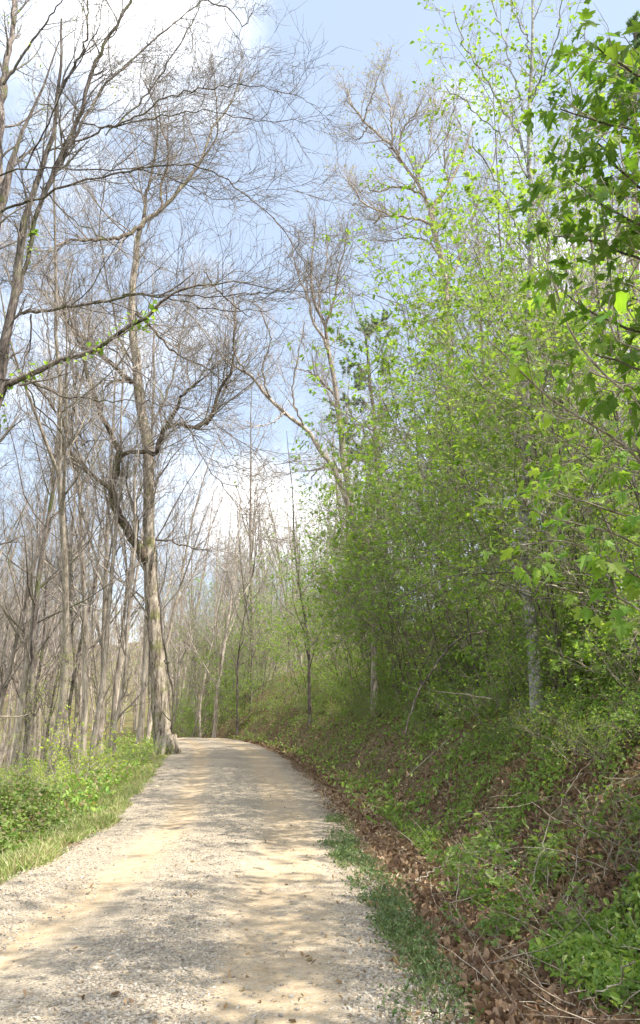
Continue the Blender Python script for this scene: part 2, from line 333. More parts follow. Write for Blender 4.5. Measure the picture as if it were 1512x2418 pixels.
# ------------------------------------------------------------------ setting: ground and road
def setattr_f(ob, name, arr):
    a = ob.data.attributes.new(name, 'FLOAT', 'POINT'); a.data.foreach_set('value', np.asarray(arr, np.float32).ravel())
def grid(X, Y, Z):
    r, c = X.shape; i, j = np.meshgrid(np.arange(r-1), np.arange(c-1), indexing='ij')
    q = np.stack([i*c+j, i*c+j+1, (i+1)*c+j+1, (i+1)*c+j], -1).reshape(-1, 4)
    return np.stack([X, Y, Z], -1).reshape(-1, 3), q
def axis(near, step, far, k):
    a = list(near); x = a[-1]; s = step
    while x < far: s *= k; x += s; a.append(x)
    return np.array(a)
xp = axis(np.arange(0, 8, .14), .14, 900, 1.06); xa = np.concatenate([-xp[:0:-1], xp]) - 1.0
ya = axis(np.arange(0, 22, .16), .16, 900, 1.03); yb = axis(np.arange(0, 2, .3), .3, 300, 1.12); ya = np.concatenate([-yb[:0:-1], ya])
X, Y = np.meshgrid(xa, ya); Z = H(X, Y)
latg = (X-xl(Y))/(xr(Y)-xl(Y)); inn = sst(.0, .12, latg)*sst(.0, .12, 1-latg); Z = Z - .06*inn - .02
mb = MB(); v, q = grid(X, Y, Z); mb.add(v, q, 0, True); ground = mb.build('ground', ground_material()); tag(ground, kind='structure')
sR = X-xr(Y)
setattr_f(ground, 'green', np.clip(np.where(X < xl(Y), .75*sst(60, 20, np.hypot(X, Y))+.35, .2*sst(.2, .5, sR)+.45*sst(1.5, 4, sR)), 0, 1))
ys = axis(np.arange(-6, 16, .06), .06, 70, 1.02); us = np.linspace(-.03, 1.03, 90)
YY, UU = np.meshgrid(ys, us, indexing='ij'); a, b = xl(YY), xr(YY); XX = a + UU*(b-a)
edge = np.clip((np.abs(UU-.5)-.40)/.13, 0, 1)*np.sign(UU-.5); XX = XX + edge*(.28*fbm(YY*.8+3*np.sign(UU-.5), YY*.1+9) + .12*fbm(YY*4+7*np.sign(UU-.5), YY*.3))
ZZ = H(XX, YY) + .006 - .02*np.clip((np.abs(UU-.5)-.50)/.03, 0, 1)
mb = MB(); v, q = grid(XX, YY, ZZ); mb.add(v, q[:, ::-1], 0, True); road = mb.build('road', road_material()); tag(road, kind='structure'); setattr_f(road, 'lat', UU)

# ------------------------------------------------------------------ tree growing
def spawn(P, Rr, m, t0, t1, lf, ang, n, up=.05, wander=.15, rf=.55, shape=.5, tipr=.25, lvar=.35, absl=None, rmin=.002):
    K, np_, _ = P.shape
    idx = np.repeat(np.arange(K), m); M = len(idx)
    t = t0 + (t1-t0)*((np.tile(np.arange(m), K) + rng.random(M))/m)
    f = t*(np_-1); i = np.minimum(f.astype(int), np_-2); fr = (f-i)[:, None]
    pos = P[idx, i]*(1-fr) + P[idx, i+1]*fr; tan = unit(P[idx, i+1]-P[idx, i]); rad = (Rr[idx, i]*(1-fr[:, 0]) + Rr[idx, i+1]*fr[:, 0])
    plen = np.linalg.norm(np.diff(P, axis=1), axis=2).sum(1)[idx]
    r = rng.normal(size=(M, 3)); r = unit(r - (r*tan).sum(1, keepdims=True)*tan)
    a = R_(ang)*(1+.3*rng.normal(size=M))[:, None]
    d = unit(tan*np.cos(a) + r*np.sin(a))
    Ln = (plen*lf if absl is None else absl)*(1-shape*t)*(1+lvar*(rng.random(M)*2-1))
    r0 = np.maximum(rad*rf, rmin)
    return grow(pos, d, Ln, r0, n, up, wander, tipr)
def grow(pos, d, Ln, r0, n, up, wander, tipr):
    M = len(pos); Pn = np.empty((M, n, 3)); Pn[:, 0] = pos; st = (Ln/(n-1))[:, None]
    for k in range(1, n):
        d = unit(d + wander*rng.normal(size=(M, 3)) + np.array([0, 0, up])); Pn[:, k] = Pn[:, k-1] + d*st
    Rn = r0[:, None]*np.linspace(1, tipr, n)[None]
    return Pn, Rn
def resample(pts, wid, n, rough=0.0):
    pts = np.array(pts, float); wid = np.array(wid, float); seg = np.linalg.norm(np.diff(pts, axis=0), axis=1); s = np.concatenate([[0], np.cumsum(seg)]); s /= s[-1]
    t = np.linspace(0, 1, n); o = np.empty((n, 3))
    m = np.gradient(pts, s, axis=0)
    i = np.clip(np.searchsorted(s, t, side='right')-1, 0, len(s)-2); h = (s[i+1]-s[i]); x = ((t-s[i])/h)[:, None]; h = h[:, None]
    o = (2*x**3-3*x**2+1)*pts[i] + (x**3-2*x**2+x)*h*m[i]*.8 + (-2*x**3+3*x**2)*pts[i+1] + (x**3-x**2)*h*m[i+1]*.8
    if rough: o[1:-1] += rng.normal(size=(n-2, 3))*rough
    return o, np.interp(t, s, wid)
def trace(pl, y0, y1=None, n=26, rough=.02):
    """pl: (u, v, width px) ; depth runs from y0 to y1 along the limb"""
    y1 = y0 if y1 is None else y1; P = []; W = []
    for k, (u, v, wd) in enumerate(pl):
        y = y0 + (y1-y0)*k/max(len(pl)-1, 1); p, t = at(u, v, y); P.append(p); W.append(wd/F*t/2)
    return resample(P, W, n, rough)
def tips(P): return P[:, -1], unit(P[:, -1]-P[:, -2])
def along(P, m, t0=.3):
    K, n, _ = P.shape; idx = np.repeat(np.arange(K), m); t = t0+(1-t0)*rng.random(len(idx)); f = t*(n-1); i = np.minimum(f.astype(int), n-2); fr = (f-i)[:, None]
    return P[idx, i]*(1-fr)+P[idx, i+1]*fr, unit(P[idx, i+1]-P[idx, i])
def leaf_on(mb, P, m, size, tmpl, mat, t0=.3, flat=.7, droop=.25, spread=.8, off=.6):
    p, d = along(P, m, t0); M = len(p)
    tip = unit(d + spread*rng.normal(size=(M, 3))*np.array([1, 1, .5]) + np.array([0, 0, -droop])); nr = unit(rng.normal(size=(M, 3))*(1-flat) + np.array([0, 0, 1]))
    sz = size*(.38+.95*rng.random(M)); p = p + tip*sz[:, None]*off
    mb.leaves(p, tip, nr, sz, tmpl, mat)

def forest_tree(h, r, seed, mats, first=.35, nl=22, up=.10, spread=38, lean=0, leaf=None, crook=.035, lf=.30, dens=.85, fork=False):
    """builds one tree at the origin; returns its Empty"""
    global rng
    rng = np.random.default_rng(seed)
    root = empty('tree', (0, 0, 0))
    d = unit(np.array([[lean, .3*lean*rng.normal(), 1.0]]))
    P0, R0 = grow(np.array([[0, 0, -.4]]), d, np.array([h]), np.array([r]), 16, .06, crook, .12)
    R0[:, 0] *= 1.35
    T = MB(); T.tubes(P0, R0, 10, 0, .04); C = MB()
    if fork:
        Pf, Rf = spawn(P0, R0, 2, .35, .55, .5, 22, 12, .07, .05, .75, .2, .12); T.tubes(Pf, Rf, 8, 0, .03); P0b = np.concatenate([P0[:, 4:], Pf]); R0b = np.concatenate([R0[:, 4:], Rf])
    else: P0b, R0b = P0, R0
    P1, R1 = spawn(P0b, R0b, nl if not fork else nl//2, first, .98, lf, spread, 9, up, .09, .45, .55, .2, rmin=.012); T.tubes(P1, R1, 5, 0)
    P2, R2 = spawn(P1, R1, int(6*dens), .2, .97, .5, 38, 7, up*.8, .12, .55, .4, .25, rmin=.007)
    P3, R3 = spawn(P2, R2, int(5*dens), .15, .97, .5, 38, 5, up*.6, .13, .6, .3, .35, rmin=.005)
    P4, R4 = spawn(P3, R3, 3, .15, .98, .6, 36, 4, .06, .13, .7, .3, .4, rmin=.0042)
    C.tubes(P2, R2, 4, 0); C.tubes(P3, R3, 3, 0); C.tubes(P4, R4, 3, 0)
    if leaf:
        tm, sz, per, frac = leaf; Lf = MB(); sel = P4[rng.random(len(P4)) < frac]; leaf_on(Lf, sel, per, sz, tm, 0)
    T.build('trunk', mats[0], root); crown(C, root, mats[1], leafm_=mats[2] if leaf else None, Lf=Lf if leaf else None)
    return root

def crown(C, root, twig, name='crown', lname='leaves', leafm_=None, Lf=None):
    c = C.build(name, twig, root)
    if Lf is not None and Lf.n: Lf.build(lname, leafm_, c)
    return c

def grown_from(limbs, name, label, cat, tmat, cmat, dens=(10, 6, 4), lens=(1.6, .8, .42), base=None, sides=10, first=.12, leaf=None, ivy=None, skip=0, up=(.10, .07, .05), jit=.03, shape=.35, twr=(.008, .005, .004), group=None, ang=42, lmat=None):
    """limbs: list of (P[n,3], R[n]); first is the trunk"""
    o = np.array(base if base is not None else [limbs[0][0][0][0], limbs[0][0][0][1], 0]); root = empty(name, o)
    C = MB(); LP = []; LR = []; Lf = MB()
    for k, (p, r) in enumerate(limbs):
        q = p - o; T = MB(); T.tubes(q[None], r[None], sides if r[0] > .08 else 7, 0, jit if r[0] > .08 else 0); T.build('limb' if k else 'trunk', (lmat or tmat) if k else tmat, root)
        if k >= skip:
            m = 16; ii = np.linspace(0, len(q)-1, m); LP.append(np.stack([np.interp(ii, np.arange(len(q)), q[:, c]) for c in range(3)], 1)); LR.append(np.interp(ii, np.arange(len(q)), r))
    LP = np.array(LP); LR = np.array(LR)
    A, RA = spawn(LP, LR, dens[0], first, .99, 0, ang, 8, up[0], .13, .5, shape, .3, absl=lens[0], lvar=.6, rmin=twr[0])
    LL = np.linalg.norm(np.diff(LP, axis=1), axis=2).sum(1); pr = np.repeat(np.clip(LL/np.percentile(LL, 75), .12, 1), dens[0]); kk = rng.random(len(pr)) < pr; A, RA = A[kk], RA[kk]; RA = np.minimum(RA, .035*np.linspace(1, .3, 8))
    B, RB = spawn(A, RA, dens[1], .12, .97, 0, 40, 6, up[1], .13, .6, shape, .35, absl=lens[1], lvar=.5, rmin=twr[1])
    D, RD = spawn(B, RB, dens[2], .1, .98, 0, 38, 4, up[2], .12, .7, .3, .4, absl=lens[2], lvar=.5, rmin=twr[2])
    C.tubes(A, RA, 4, 0); C.tubes(B, RB, 3, 0); C.tubes(D, RD, 3, 0); lm = None
    if leaf:
        tm, sz, per, frac, lm = leaf; sel = D[rng.random(len(D)) < frac]; leaf_on(Lf, sel, per, sz, tm, 0)
    crown(C, root, cmat, leafm_=lm, Lf=Lf)
    if ivy:
        I = MB()
        for (k, t0, t1, cnt) in ivy:
            p, r = limbs[k]; q = p-o; cl = .03*rng.normal(size=cnt); cen = rng.random(max(cnt//14, 1)); t = t0+(t1-t0)*np.clip(cen[rng.integers(0, len(cen), cnt)]+cl, 0, 1)
            pos = np.stack([np.interp(t*(len(q)-1), np.arange(len(q)), q[:, c]) for c in range(3)], 1); pos += rng.normal(size=pos.shape)*.07
            I.leaves(pos, unit(rng.normal(size=pos.shape)+[0, 0, -.3]), unit(rng.normal(size=pos.shape)*.6+[0, 0, 1]), .05+.05*rng.random(cnt), ROUND, 0)
        I.build('climbing_leaves', M_leaf, root)
    tag(root, label, cat, group); return root

# ------------------------------------------------------------------ the big sycamore beside the road
Y0 = 33.0
tr = lambda pl, a=0, b=0, n=26, r=.03: trace(pl, Y0+a, Y0+b, n, r)
hero = [
 tr([(391, 1806, 62), (389, 1785, 50), (384, 1740, 43), (380, 1690, 40), (377, 1647, 39), (372, 1547, 36), (363, 1447, 33), (357, 1390, 33), (357, 1338, 33), (353, 1263, 27), (351, 1163, 27), (350, 1063, 25), (333, 963, 23), (325, 888, 21), (319, 813, 19), (311, 738, 17), (312, 690, 15), (324, 600, 14), (335, 530, 12), (385, 492, 10), (440, 430, 8), (480, 370, 6), (503, 300, 5), (540, 255, 4), (575, 160, 2)], 0, 0, 64, .02),
 tr([(357, 1345, 24), (330, 1300, 23), (305, 1260, 21), (285, 1220, 20), (272, 1190, 20), (268, 1150, 19), (275, 1110, 18), (282, 1075, 16), (275, 1050, 12), (250, 1000, 11), (230, 950, 11), (212, 900, 10), (200, 860, 8), (196, 820, 7), (175, 790, 6), (165, 740, 5), (120, 680, 3), (100, 620, 2)], 0, -4, 44),
 tr([(282, 1078, 11), (310, 1066, 9), (345, 1068, 10), (369, 1070, 11), (373, 1045, 12), (395, 1005, 11), (420, 960, 8), (435, 930, 6), (455, 912, 5), (490, 885, 3), (520, 850, 2)], -1.6, -3, 30),
 tr([(395, 1007, 9), (425, 1001, 8), (455, 1012, 9), (480, 1005, 9), (503, 980, 9), (511, 945, 8), (530, 905, 7), (549, 870, 6), (553, 830, 5), (556, 770, 4), (548, 720, 3)], -2.2, -4, 30),
 tr([(268, 1158, 13), (245, 1140, 11), (215, 1118, 9), (195, 1095, 9), (172, 1080, 9), (163, 1050, 8), (150, 1000, 6), (120, 950, 5), (75, 900, 3)], -1, -4, 26),
 tr([(172, 1050, 4), (185, 1025, 4), (200, 1050, 3), (215, 1040, 2)], -2, -3, 12),
 tr([(312, 905, 12), (280, 875, 11), (240, 835, 10), (215, 815, 9), (182, 785, 8), (165, 772, 8), (150, 735, 6), (140, 690, 4), (100, 640, 2)], 0, -3, 26),
 tr([(320, 903, 7), (290, 900, 6), (262, 902, 5), (246, 922, 3)], 0, -1, 14),
 tr([(335, 532, 10), (305, 552, 9), (270, 562, 8), (215, 566, 6), (160, 569, 5), (115, 598, 4), (75, 640, 2)], 0, -5, 26),
 tr([(337, 535, 9), (345, 460, 7), (360, 400, 6), (372, 330, 5), (365, 250, 3), (340, 190, 2)], 0, 2, 24),
 tr([(380, 492, 6), (382, 440, 6), (399, 370, 5), (381, 300, 4), (372, 245, 2)], 0, 1, 20),
 tr([(322, 740, 7), (370, 785, 6), (400, 822, 5), (440, 850, 4), (490, 868, 3), (540, 920, 2)], 0, -3, 22),
 tr([(369, 1275, 5), (400, 1278, 4), (440, 1290, 3), (500, 1300, 2)], 0, -2, 16),
 tr([(320, 1290, 6), (325, 1230, 6), (312, 1190, 5), (300, 1140, 4), (305, 1090, 2)], -.5, -1, 16),
 tr([(480, 372, 5), (510, 330, 4), (512, 250, 3), (500, 130, 2)], 0, 1, 16),
 tr([(325, 880, 6), (285, 800, 5), (262, 700, 4), (235, 560, 3), (250, 420, 2)], 0, 3, 20),
 tr([(350, 1030, 5), (405, 900, 4), (430, 780, 3), (470, 640, 2)], 1, 5, 20),
]
rng = np.random.default_rng(11)
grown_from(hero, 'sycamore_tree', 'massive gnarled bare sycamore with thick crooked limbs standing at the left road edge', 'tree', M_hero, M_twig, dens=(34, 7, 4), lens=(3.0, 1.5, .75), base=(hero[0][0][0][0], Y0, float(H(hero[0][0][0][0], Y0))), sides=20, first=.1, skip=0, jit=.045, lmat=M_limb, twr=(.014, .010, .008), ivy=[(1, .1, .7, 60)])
hb = hero[0][0][0]; rt = bpy.data.objects['sycamore_tree']; mb = MB()
for k in range(7):
    a = k*.9+.3*rng.random(); dx, dy = math.cos(a), math.sin(a); Lr = .4; pts = []
    for t_, zz in ((.30, .75), (.38, .38), (.50, .14), (.68, .02), (.68+Lr*.5, -.10)):
        x_, y_ = hb[0]+dx*t_*.8, hb[1]+dy*t_*.8; pts.append([x_, y_, float(H(x_, y_))+zz])
    p, r = resample(np.array(pts), [.13, .15, .13, .08, .04], 12, .01); mb.tubes((p-np.array(rt.location))[None], r[None], 8, 0, .06)
ro = mb.build('roots', M_hero, rt)
# vine on trunk
vine = [tr([(405, 1728, 4), (410, 1690, 5), (409, 1640, 5), (397, 1580, 5), (389, 1530, 5), (384, 1500, 4), (380, 1440, 4), (372, 1380, 4), (370, 1300, 3)], -.8, -.7, 40, .01), tr([(388, 1560, 4), (394, 1566, 4), (400, 1564, 2)], -.8, -1.1, 8, .005), tr([(403, 1722, 5), (408, 1706, 5), (395, 1695, 3), (383, 1680, 2)], -.75, -.8, 10, .005), tr([(353, 1700, 3), (352, 1600, 3), (353, 1500, 3), (347, 1400, 3), (345, 1360, 2)], -.7, -.6, 24, .01)]
vb = MB()
for p, r in vine: vb.tubes(p[None], r[None], 6, 0, .05)
tag(vb.build('hanging_vine', M_dark), 'thick dark woody vine looping down the right side of the big sycamore trunk', 'vine')

# ------------------------------------------------------------------ near leaning trees at the left edge (about 14 m away)
A = 14.0
def near(pl, a=0, b=0, n=26, r=.02): return trace([(u, v, wd*.78) for u, v, wd in pl], A+a, A+b, n, r)
ba = np.array([-8.3, A, float(H(-8.3, A))-.3])
def with_base(b, limb, rb):
    p, r = limb; P, W = resample(np.vstack([b, b+[.25, 0, 2.4], p[::4]]), np.concatenate([[rb*1.3, rb*1.05], r[::4]]), 44, .015); return P, W
rng = np.random.default_rng(21)
LA = [with_base(ba, near([(-40, 1150, 34), (-12, 960, 32), (5, 850, 30), (20, 770, 28), (45, 675, 24), (50, 590, 21), (66, 500, 18), (95, 415, 16), (120, 350, 15), (140, 262, 12), (147, 190, 9), (149, 100, 7), (150, -20, 5)], 0, 0, 48), .17),
 near([(40, 700, 13), (62, 622, 13), (78, 560, 13), (92, 500, 14), (115, 430, 15), (146, 360, 15), (185, 282, 13), (215, 172, 11), (268, 66, 9), (310, 0, 8), (340, -60, 6)], .1, .6, 40),
 near([(120, 430, 8), (200, 280, 8), (240, 212, 7), (300, 150, 6), (380, 82, 5), (430, 40, 4), (490, -15, 3)], .3, 1.5),
 near([(148, 205, 8), (180, 150, 7), (203, 105, 6), (206, 20, 5), (206, -40, 4)], 0, -.5, 20),
 near([(150, 350, 6), (230, 312, 6), (295, 288, 5), (345, 262, 5), (380, 236, 5), (440, 218, 4), (520, 203, 4), (600, 204, 3), (675, 218, 2.5), (756, 256, 1.5)], .3, -1.5, 40),
 near([(0, 502, 8), (50, 482, 8), (90, 467, 8), (150, 440, 7), (225, 421, 6), (320, 402, 6), (400, 389, 5), (480, 399, 5), (530, 421, 4), (600, 476, 3.5), (675, 552, 3), (735, 640, 2)], -.4, -2, 44),
 near([(95, 440, 5), (150, 500, 4), (240, 560, 3), (330, 620, 2)], .3, 1, 20),
 near([(0, 415, 6), (60, 398, 5), (150, 398, 5), (250, 402, 4), (350, 405, 4), (430, 432, 3), (520, 470, 2), (640, 450, 1.5), (745, 430, 1)], -.6, -1.5, 34),
 near([(190, 290, 5), (270, 300, 4), (380, 275, 4), (480, 262, 3), (600, 285, 2.5), (735, 285, 1.5)], .5, -1, 30),
 near([(250, 320, 4), (330, 240, 5), (410, 130, 4), (465, 30, 3), (480, -30, 2)], .8, 1.6, 24),
 near([(55, 740, 10), (100, 733, 9), (150, 727, 9), (250, 713, 8), (310, 695, 7), (380, 700, 5), (480, 725, 4), (560, 735, 3), (650, 728, 2)], .2, -2, 34),
 near([(290, 697, 5), (350, 695, 4), (500, 700, 4), (620, 691, 3), (756, 690, 2), (900, 700, 1)], -1, -3, 34),
 near([(74, 742, 6), (76, 800, 5), (58, 860, 3), (40, 930, 2)], .2, .8, 16),
 near([(60, 400, 5), (110, 300, 5), (160, 190, 4), (230, 70, 3), (250, -20, 2)], -.5, -1.5, 20),
 near([(480, 0, 4), (540, 20, 4), (575, 60, 3), (605, 5, 2)], 1, 1, 16),
 near([(530, 20, 3), (540, 60, 2.5), (575, 110, 2), (590, 160, 1)], 1, .5, 16),
 near([(440, 40, 3), (455, 90, 2.5), (460, 150, 2), (455, 210, 1)], 1, .5, 16)]
grown_from(LA, 'leaning_tree', 'dark forked bare tree leaning in from the left edge with long arching boughs', 'tree', M_dark, M_twig, dens=(22, 6, 4), lens=(1.6, .75, .36), base=(ba[0], ba[1], float(H(ba[0], A))), sides=12, first=.15, twr=(.006, .0042, .0034), jit=.02, ang=36, ivy=[(0, .35, .6, 50), (1, .1, .3, 30)], up=(.04, .03, .02))
rng = np.random.default_rng(22)
A = 12.0; bb = np.array([-7.4, A, float(H(-7.4, A))-.3])
LB = [with_base(bb, near([(-60, 1200, 30), (-30, 1010, 28), (-5, 960, 26), (5, 915, 22), (45, 904, 17), (100, 880, 16), (150, 855, 15), (200, 835, 14), (250, 812, 13), (290, 782, 12), (330, 758, 11), (370, 725, 9), (420, 692, 7), (500, 667, 5), (570, 668, 4), (660, 682, 2.5), (740, 700, 1.5)], 0, -.5, 60), .14),
 near([(0, 895, 6), (60, 900, 5), (150, 935, 5), (240, 945, 4), (320, 950, 3), (430, 965, 3), (520, 1010, 2.5), (600, 1070, 2), (680, 1120, 1)], 0, -1, 36),
 near([(250, 808, 5), (300, 860, 4), (380, 930, 4), (440, 1000, 3), (500, 1110, 3), (560, 1200, 2), (620, 1290, 1)], -.1, -.8, 30),
 near([(60, 900, 5), (90, 960, 5), (140, 1010, 4), (200, 1100, 3), (250, 1180, 2)], 0, .6, 22),
 near([(110, 870, 5), (118, 800, 4), (95, 720, 4), (110, 640, 3), (160, 560, 2)], 0, .6, 22),
 near([(375, 700, 5), (430, 668, 4), (458, 644, 4)], -.3, -.4, 10, .003)]
grown_from(LB, 'mossy_tree', 'leaning tree whose long mossy bough with small green leaves crosses the big sycamore', 'tree', M_dark, M_twig, dens=(18, 6, 4), lens=(1.2, .6, .3), base=(bb[0], bb[1], float(H(bb[0], A))), sides=12, twr=(.006, .0045, .0035), ang=36, ivy=[(0, .42, .85, 170)], up=(.03, .02, .02), shape=.3)
rng = np.random.default_rng(23)
A = 17.0; bc = np.array([-9.8, A, float(H(-9.8, A))-.3])
LC = [with_base(bc, near([(-60, 900, 34), (-30, 620, 30), (-12, 540, 28), (0, 480, 26), (22, 415, 22), (34, 382, 15), (50, 330, 10), (80, 260, 8), (120, 160, 5), (160, 40, 3)], 0, 0, 40), .2),
 near([(-10, 500, 26), (-5, 420, 24), (0, 300, 22), (8, 200, 20), (20, 120, 17), (32, 40, 14), (36, -30, 10)], .2, 1, 30),
 near([(8, 200, 9), (60, 120, 7), (120, 40, 5), (160, -20, 3)], .2, -.6, 20),
 near([(25, 400, 6), (100, 330, 5), (180, 250, 4), (260, 180, 3), (340, 130, 2)], 0, 2, 24)]
grown_from(LC, 'shaggy_tree', 'thick shaggy dark trunk with fresh leaves cut by the top left corner', 'tree', M_dark, M_twig, dens=(12, 6, 4), lens=(1.5, .7, .35), base=(bc[0], bc[1], float(H(bc[0], A))), sides=14, twr=(.007, .005, .0038), leaf=(OVAL, .07, 1, .35, M_yell), jit=.06)

# ------------------------------------------------------------------ traced bare trees over the right side and the road end
def traced_tree(yd, limbs, name, label, tm, dens, lens, seed, leaf=None, sides=12, twr=(.010, .0075, .006), base_px=None, ang=40, spread=2.5, cm=None, jit=.03, up=(.10, .07, .05), skip=0):
    global rng
    rng = np.random.default_rng(seed); Ls = []
    for k, pl in enumerate(limbs): Ls.append(trace(pl, yd, yd if k == 0 else yd + rng.uniform(-spread, spread), 40 if k == 0 else 24, .03))
    p, r = Ls[0]; cm = cm or M_ftwig; bx, by = p[0][0], p[0][1]; gz = float(H(bx, by))
    if p[0][2] > gz - .2:
        p, r = resample(np.vstack([[bx+.0, by, gz-.4], p[::2]]), np.concatenate([[r[0]*1.35], r[::2]]), 44); Ls[0] = (p, r)
    return grown_from(Ls, name, label, 'tree', tm, cm or M_twig, dens, lens, (bx, by, gz), sides, .1, leaf, twr=twr, ang=ang, jit=jit, up=up, skip=skip)
traced_tree(32, [[(1090, 1480, 22), (1086, 1400, 20), (1080, 1250, 19), (1076, 1100, 18), (1066, 950, 17), (1058, 800, 16), (1055, 700, 15), (1038, 600, 13), (1026, 540, 13), (1018, 490, 12), (1036, 468, 9), (1066, 430, 8), (1090, 380, 6), (1110, 330, 4), (1120, 270, 2)],
 [(1018, 492, 9), (996, 450, 8), (956, 390, 7), (926, 350, 6), (886, 312, 6), (858, 285, 5), (832, 250, 4), (822, 212, 2), (808, 205, 1.5)],
 [(1016, 530, 7), (976, 516, 6), (940, 512, 6), (906, 505, 5), (880, 490, 4), (856, 480, 4), (838, 450, 3), (801, 405, 1.5)],
 [(1006, 468, 6), (988, 455, 6), (971, 445, 6), (930, 441, 5), (885, 453, 4), (868, 440, 3), (850, 455, 1.5)],
 [(902, 507, 4), (890, 522, 3), (882, 530, 1.5)],
 [(926, 350, 5), (925, 290, 4), (920, 240, 3), (900, 185, 1.5)], [(856, 288, 4), (870, 250, 3), (890, 200, 1.5)],
 [(975, 445, 5), (995, 400, 4), (1015, 360, 3), (1020, 300, 2), (1035, 240, 1.5)], [(1036, 600, 6), (1010, 570, 4), (960, 560, 3), (920, 570, 2), (870, 560, 1)],
 [(940, 370, 5), (950, 310, 4), (985, 260, 3), (1000, 225, 1.5)], [(1060, 435, 5), (1050, 370, 4), (1060, 300, 3), (1075, 250, 2)], [(868, 300, 3), (848, 330, 2.5), (830, 325, 1.5)],
 [(1050, 690, 6), (1090, 600, 5), (1120, 500, 4), (1160, 400, 3), (1180, 300, 2)]],
 'budding_tree', 'tall open-crowned tree with tan buds reaching left over the centre of the sky', M_grey, (20, 6, 4), (1.9, .95, .48), 31, leaf=(OVAL, .10, 1, .55, M_bud), spread=1.6)
traced_tree(38, [[(862, 1560, 17), (850, 1400, 16), (846, 1278, 16), (822, 1163, 15), (806, 1038, 14), (797, 938, 12), (784, 870, 11), (776, 838, 10), (771, 770, 9), (752, 740, 8), (738, 680, 7), (735, 620, 5), (742, 560, 3), (750, 500, 2)],
 [(776, 840, 7), (765, 800, 7), (740, 760, 6), (725, 700, 5), (700, 640, 3), (690, 580, 2)], [(771, 765, 6), (790, 700, 5), (800, 640, 4), (815, 580, 3), (820, 530, 2)],
 [(796, 940, 6), (760, 900, 5), (735, 880, 4), (700, 870, 2)], [(806, 1038, 6), (825, 1010, 5), (860, 1000, 4), (880, 960, 2)], [(822, 1150, 6), (810, 1115, 6), (775, 1098, 6), (752, 1108, 4), (735, 1130, 3)],
 [(752, 740, 5), (755, 680, 4), (772, 620, 3), (770, 560, 2)], [(850, 1300, 6), (880, 1200, 5), (895, 1050, 4), (900, 900, 3)]],
 'slender_tree', 'slender twin-curving bare tree rising beyond the bank left of the pine', M_grey, (20, 6, 4), (2.3, 1.1, .5), 32, leaf=(OVAL, .09, 1, .35, M_bud), twr=(.011, .009, .007))
traced_tree(30, [[(880, 1480, 13), (850, 1330, 13), (836, 1240, 13), (812, 1170, 13), (790, 1110, 12), (757, 1063, 11), (720, 1013, 10), (675, 973, 9), (640, 948, 8), (610, 908, 7), (580, 878, 6), (540, 862, 4), (500, 800, 3), (430, 720, 2)],
 [(580, 878, 5), (550, 820, 5), (560, 760, 4), (550, 700, 2)], [(640, 948, 5), (620, 880, 4), (640, 800, 3), (610, 720, 2)], [(720, 1010, 5), (690, 940, 4), (700, 860, 3), (720, 760, 2)], [(675, 973, 4), (640, 1000, 3), (600, 1010, 2)]],
 'arching_tree', 'grey bare tree arching left across the gap above the road end', M_grey, (14, 5, 3), (1.5, .7, .36), 33, twr=(.008, .006, .005), ang=35)
traced_tree(13.5, [[(1262, 1560, 30), (1255, 1480, 27), (1242, 1380, 25), (1240, 1280, 25), (1243, 1150, 24), (1245, 1050, 23), (1246, 900, 20), (1246, 750, 17), (1248, 600, 14), (1250, 450, 11), (1252, 350, 10), (1254, 250, 9), (1257, 120, 7), (1259, 0, 5), (1260, -80, 3)],
 [(1248, 590, 6), (1215, 520, 5), (1170, 420, 4), (1120, 340, 3), (1080, 280, 2)], [(1252, 380, 6), (1210, 290, 5), (1150, 190, 4), (1090, 90, 3), (1070, 10, 2)], [(1252, 300, 5), (1220, 200, 4), (1190, 90, 3), (1160, 0, 2)],
 [(1255, 240, 5), (1290, 160, 4), (1320, 60, 3), (1330, -20, 2)], [(1249, 480, 5), (1310, 400, 4), (1350, 280, 3), (1380, 150, 2)], [(1246, 420, 4), (1190, 330, 3), (1110, 250, 3), (1050, 200, 1.5)], [(1256, 140, 4), (1230, 60, 3), (1200, -10, 2)]],
 'poplar_tree', 'pale white-barked poplar with small fresh leaves against the top right sky', M_pale, (10, 5, 3), (.95, .48, .24), 34, leaf=(ROUND, .075, 1, .9, M_leaf), twr=(.0045, .0035, .003), spread=1.2, cm=M_tan, skip=0)

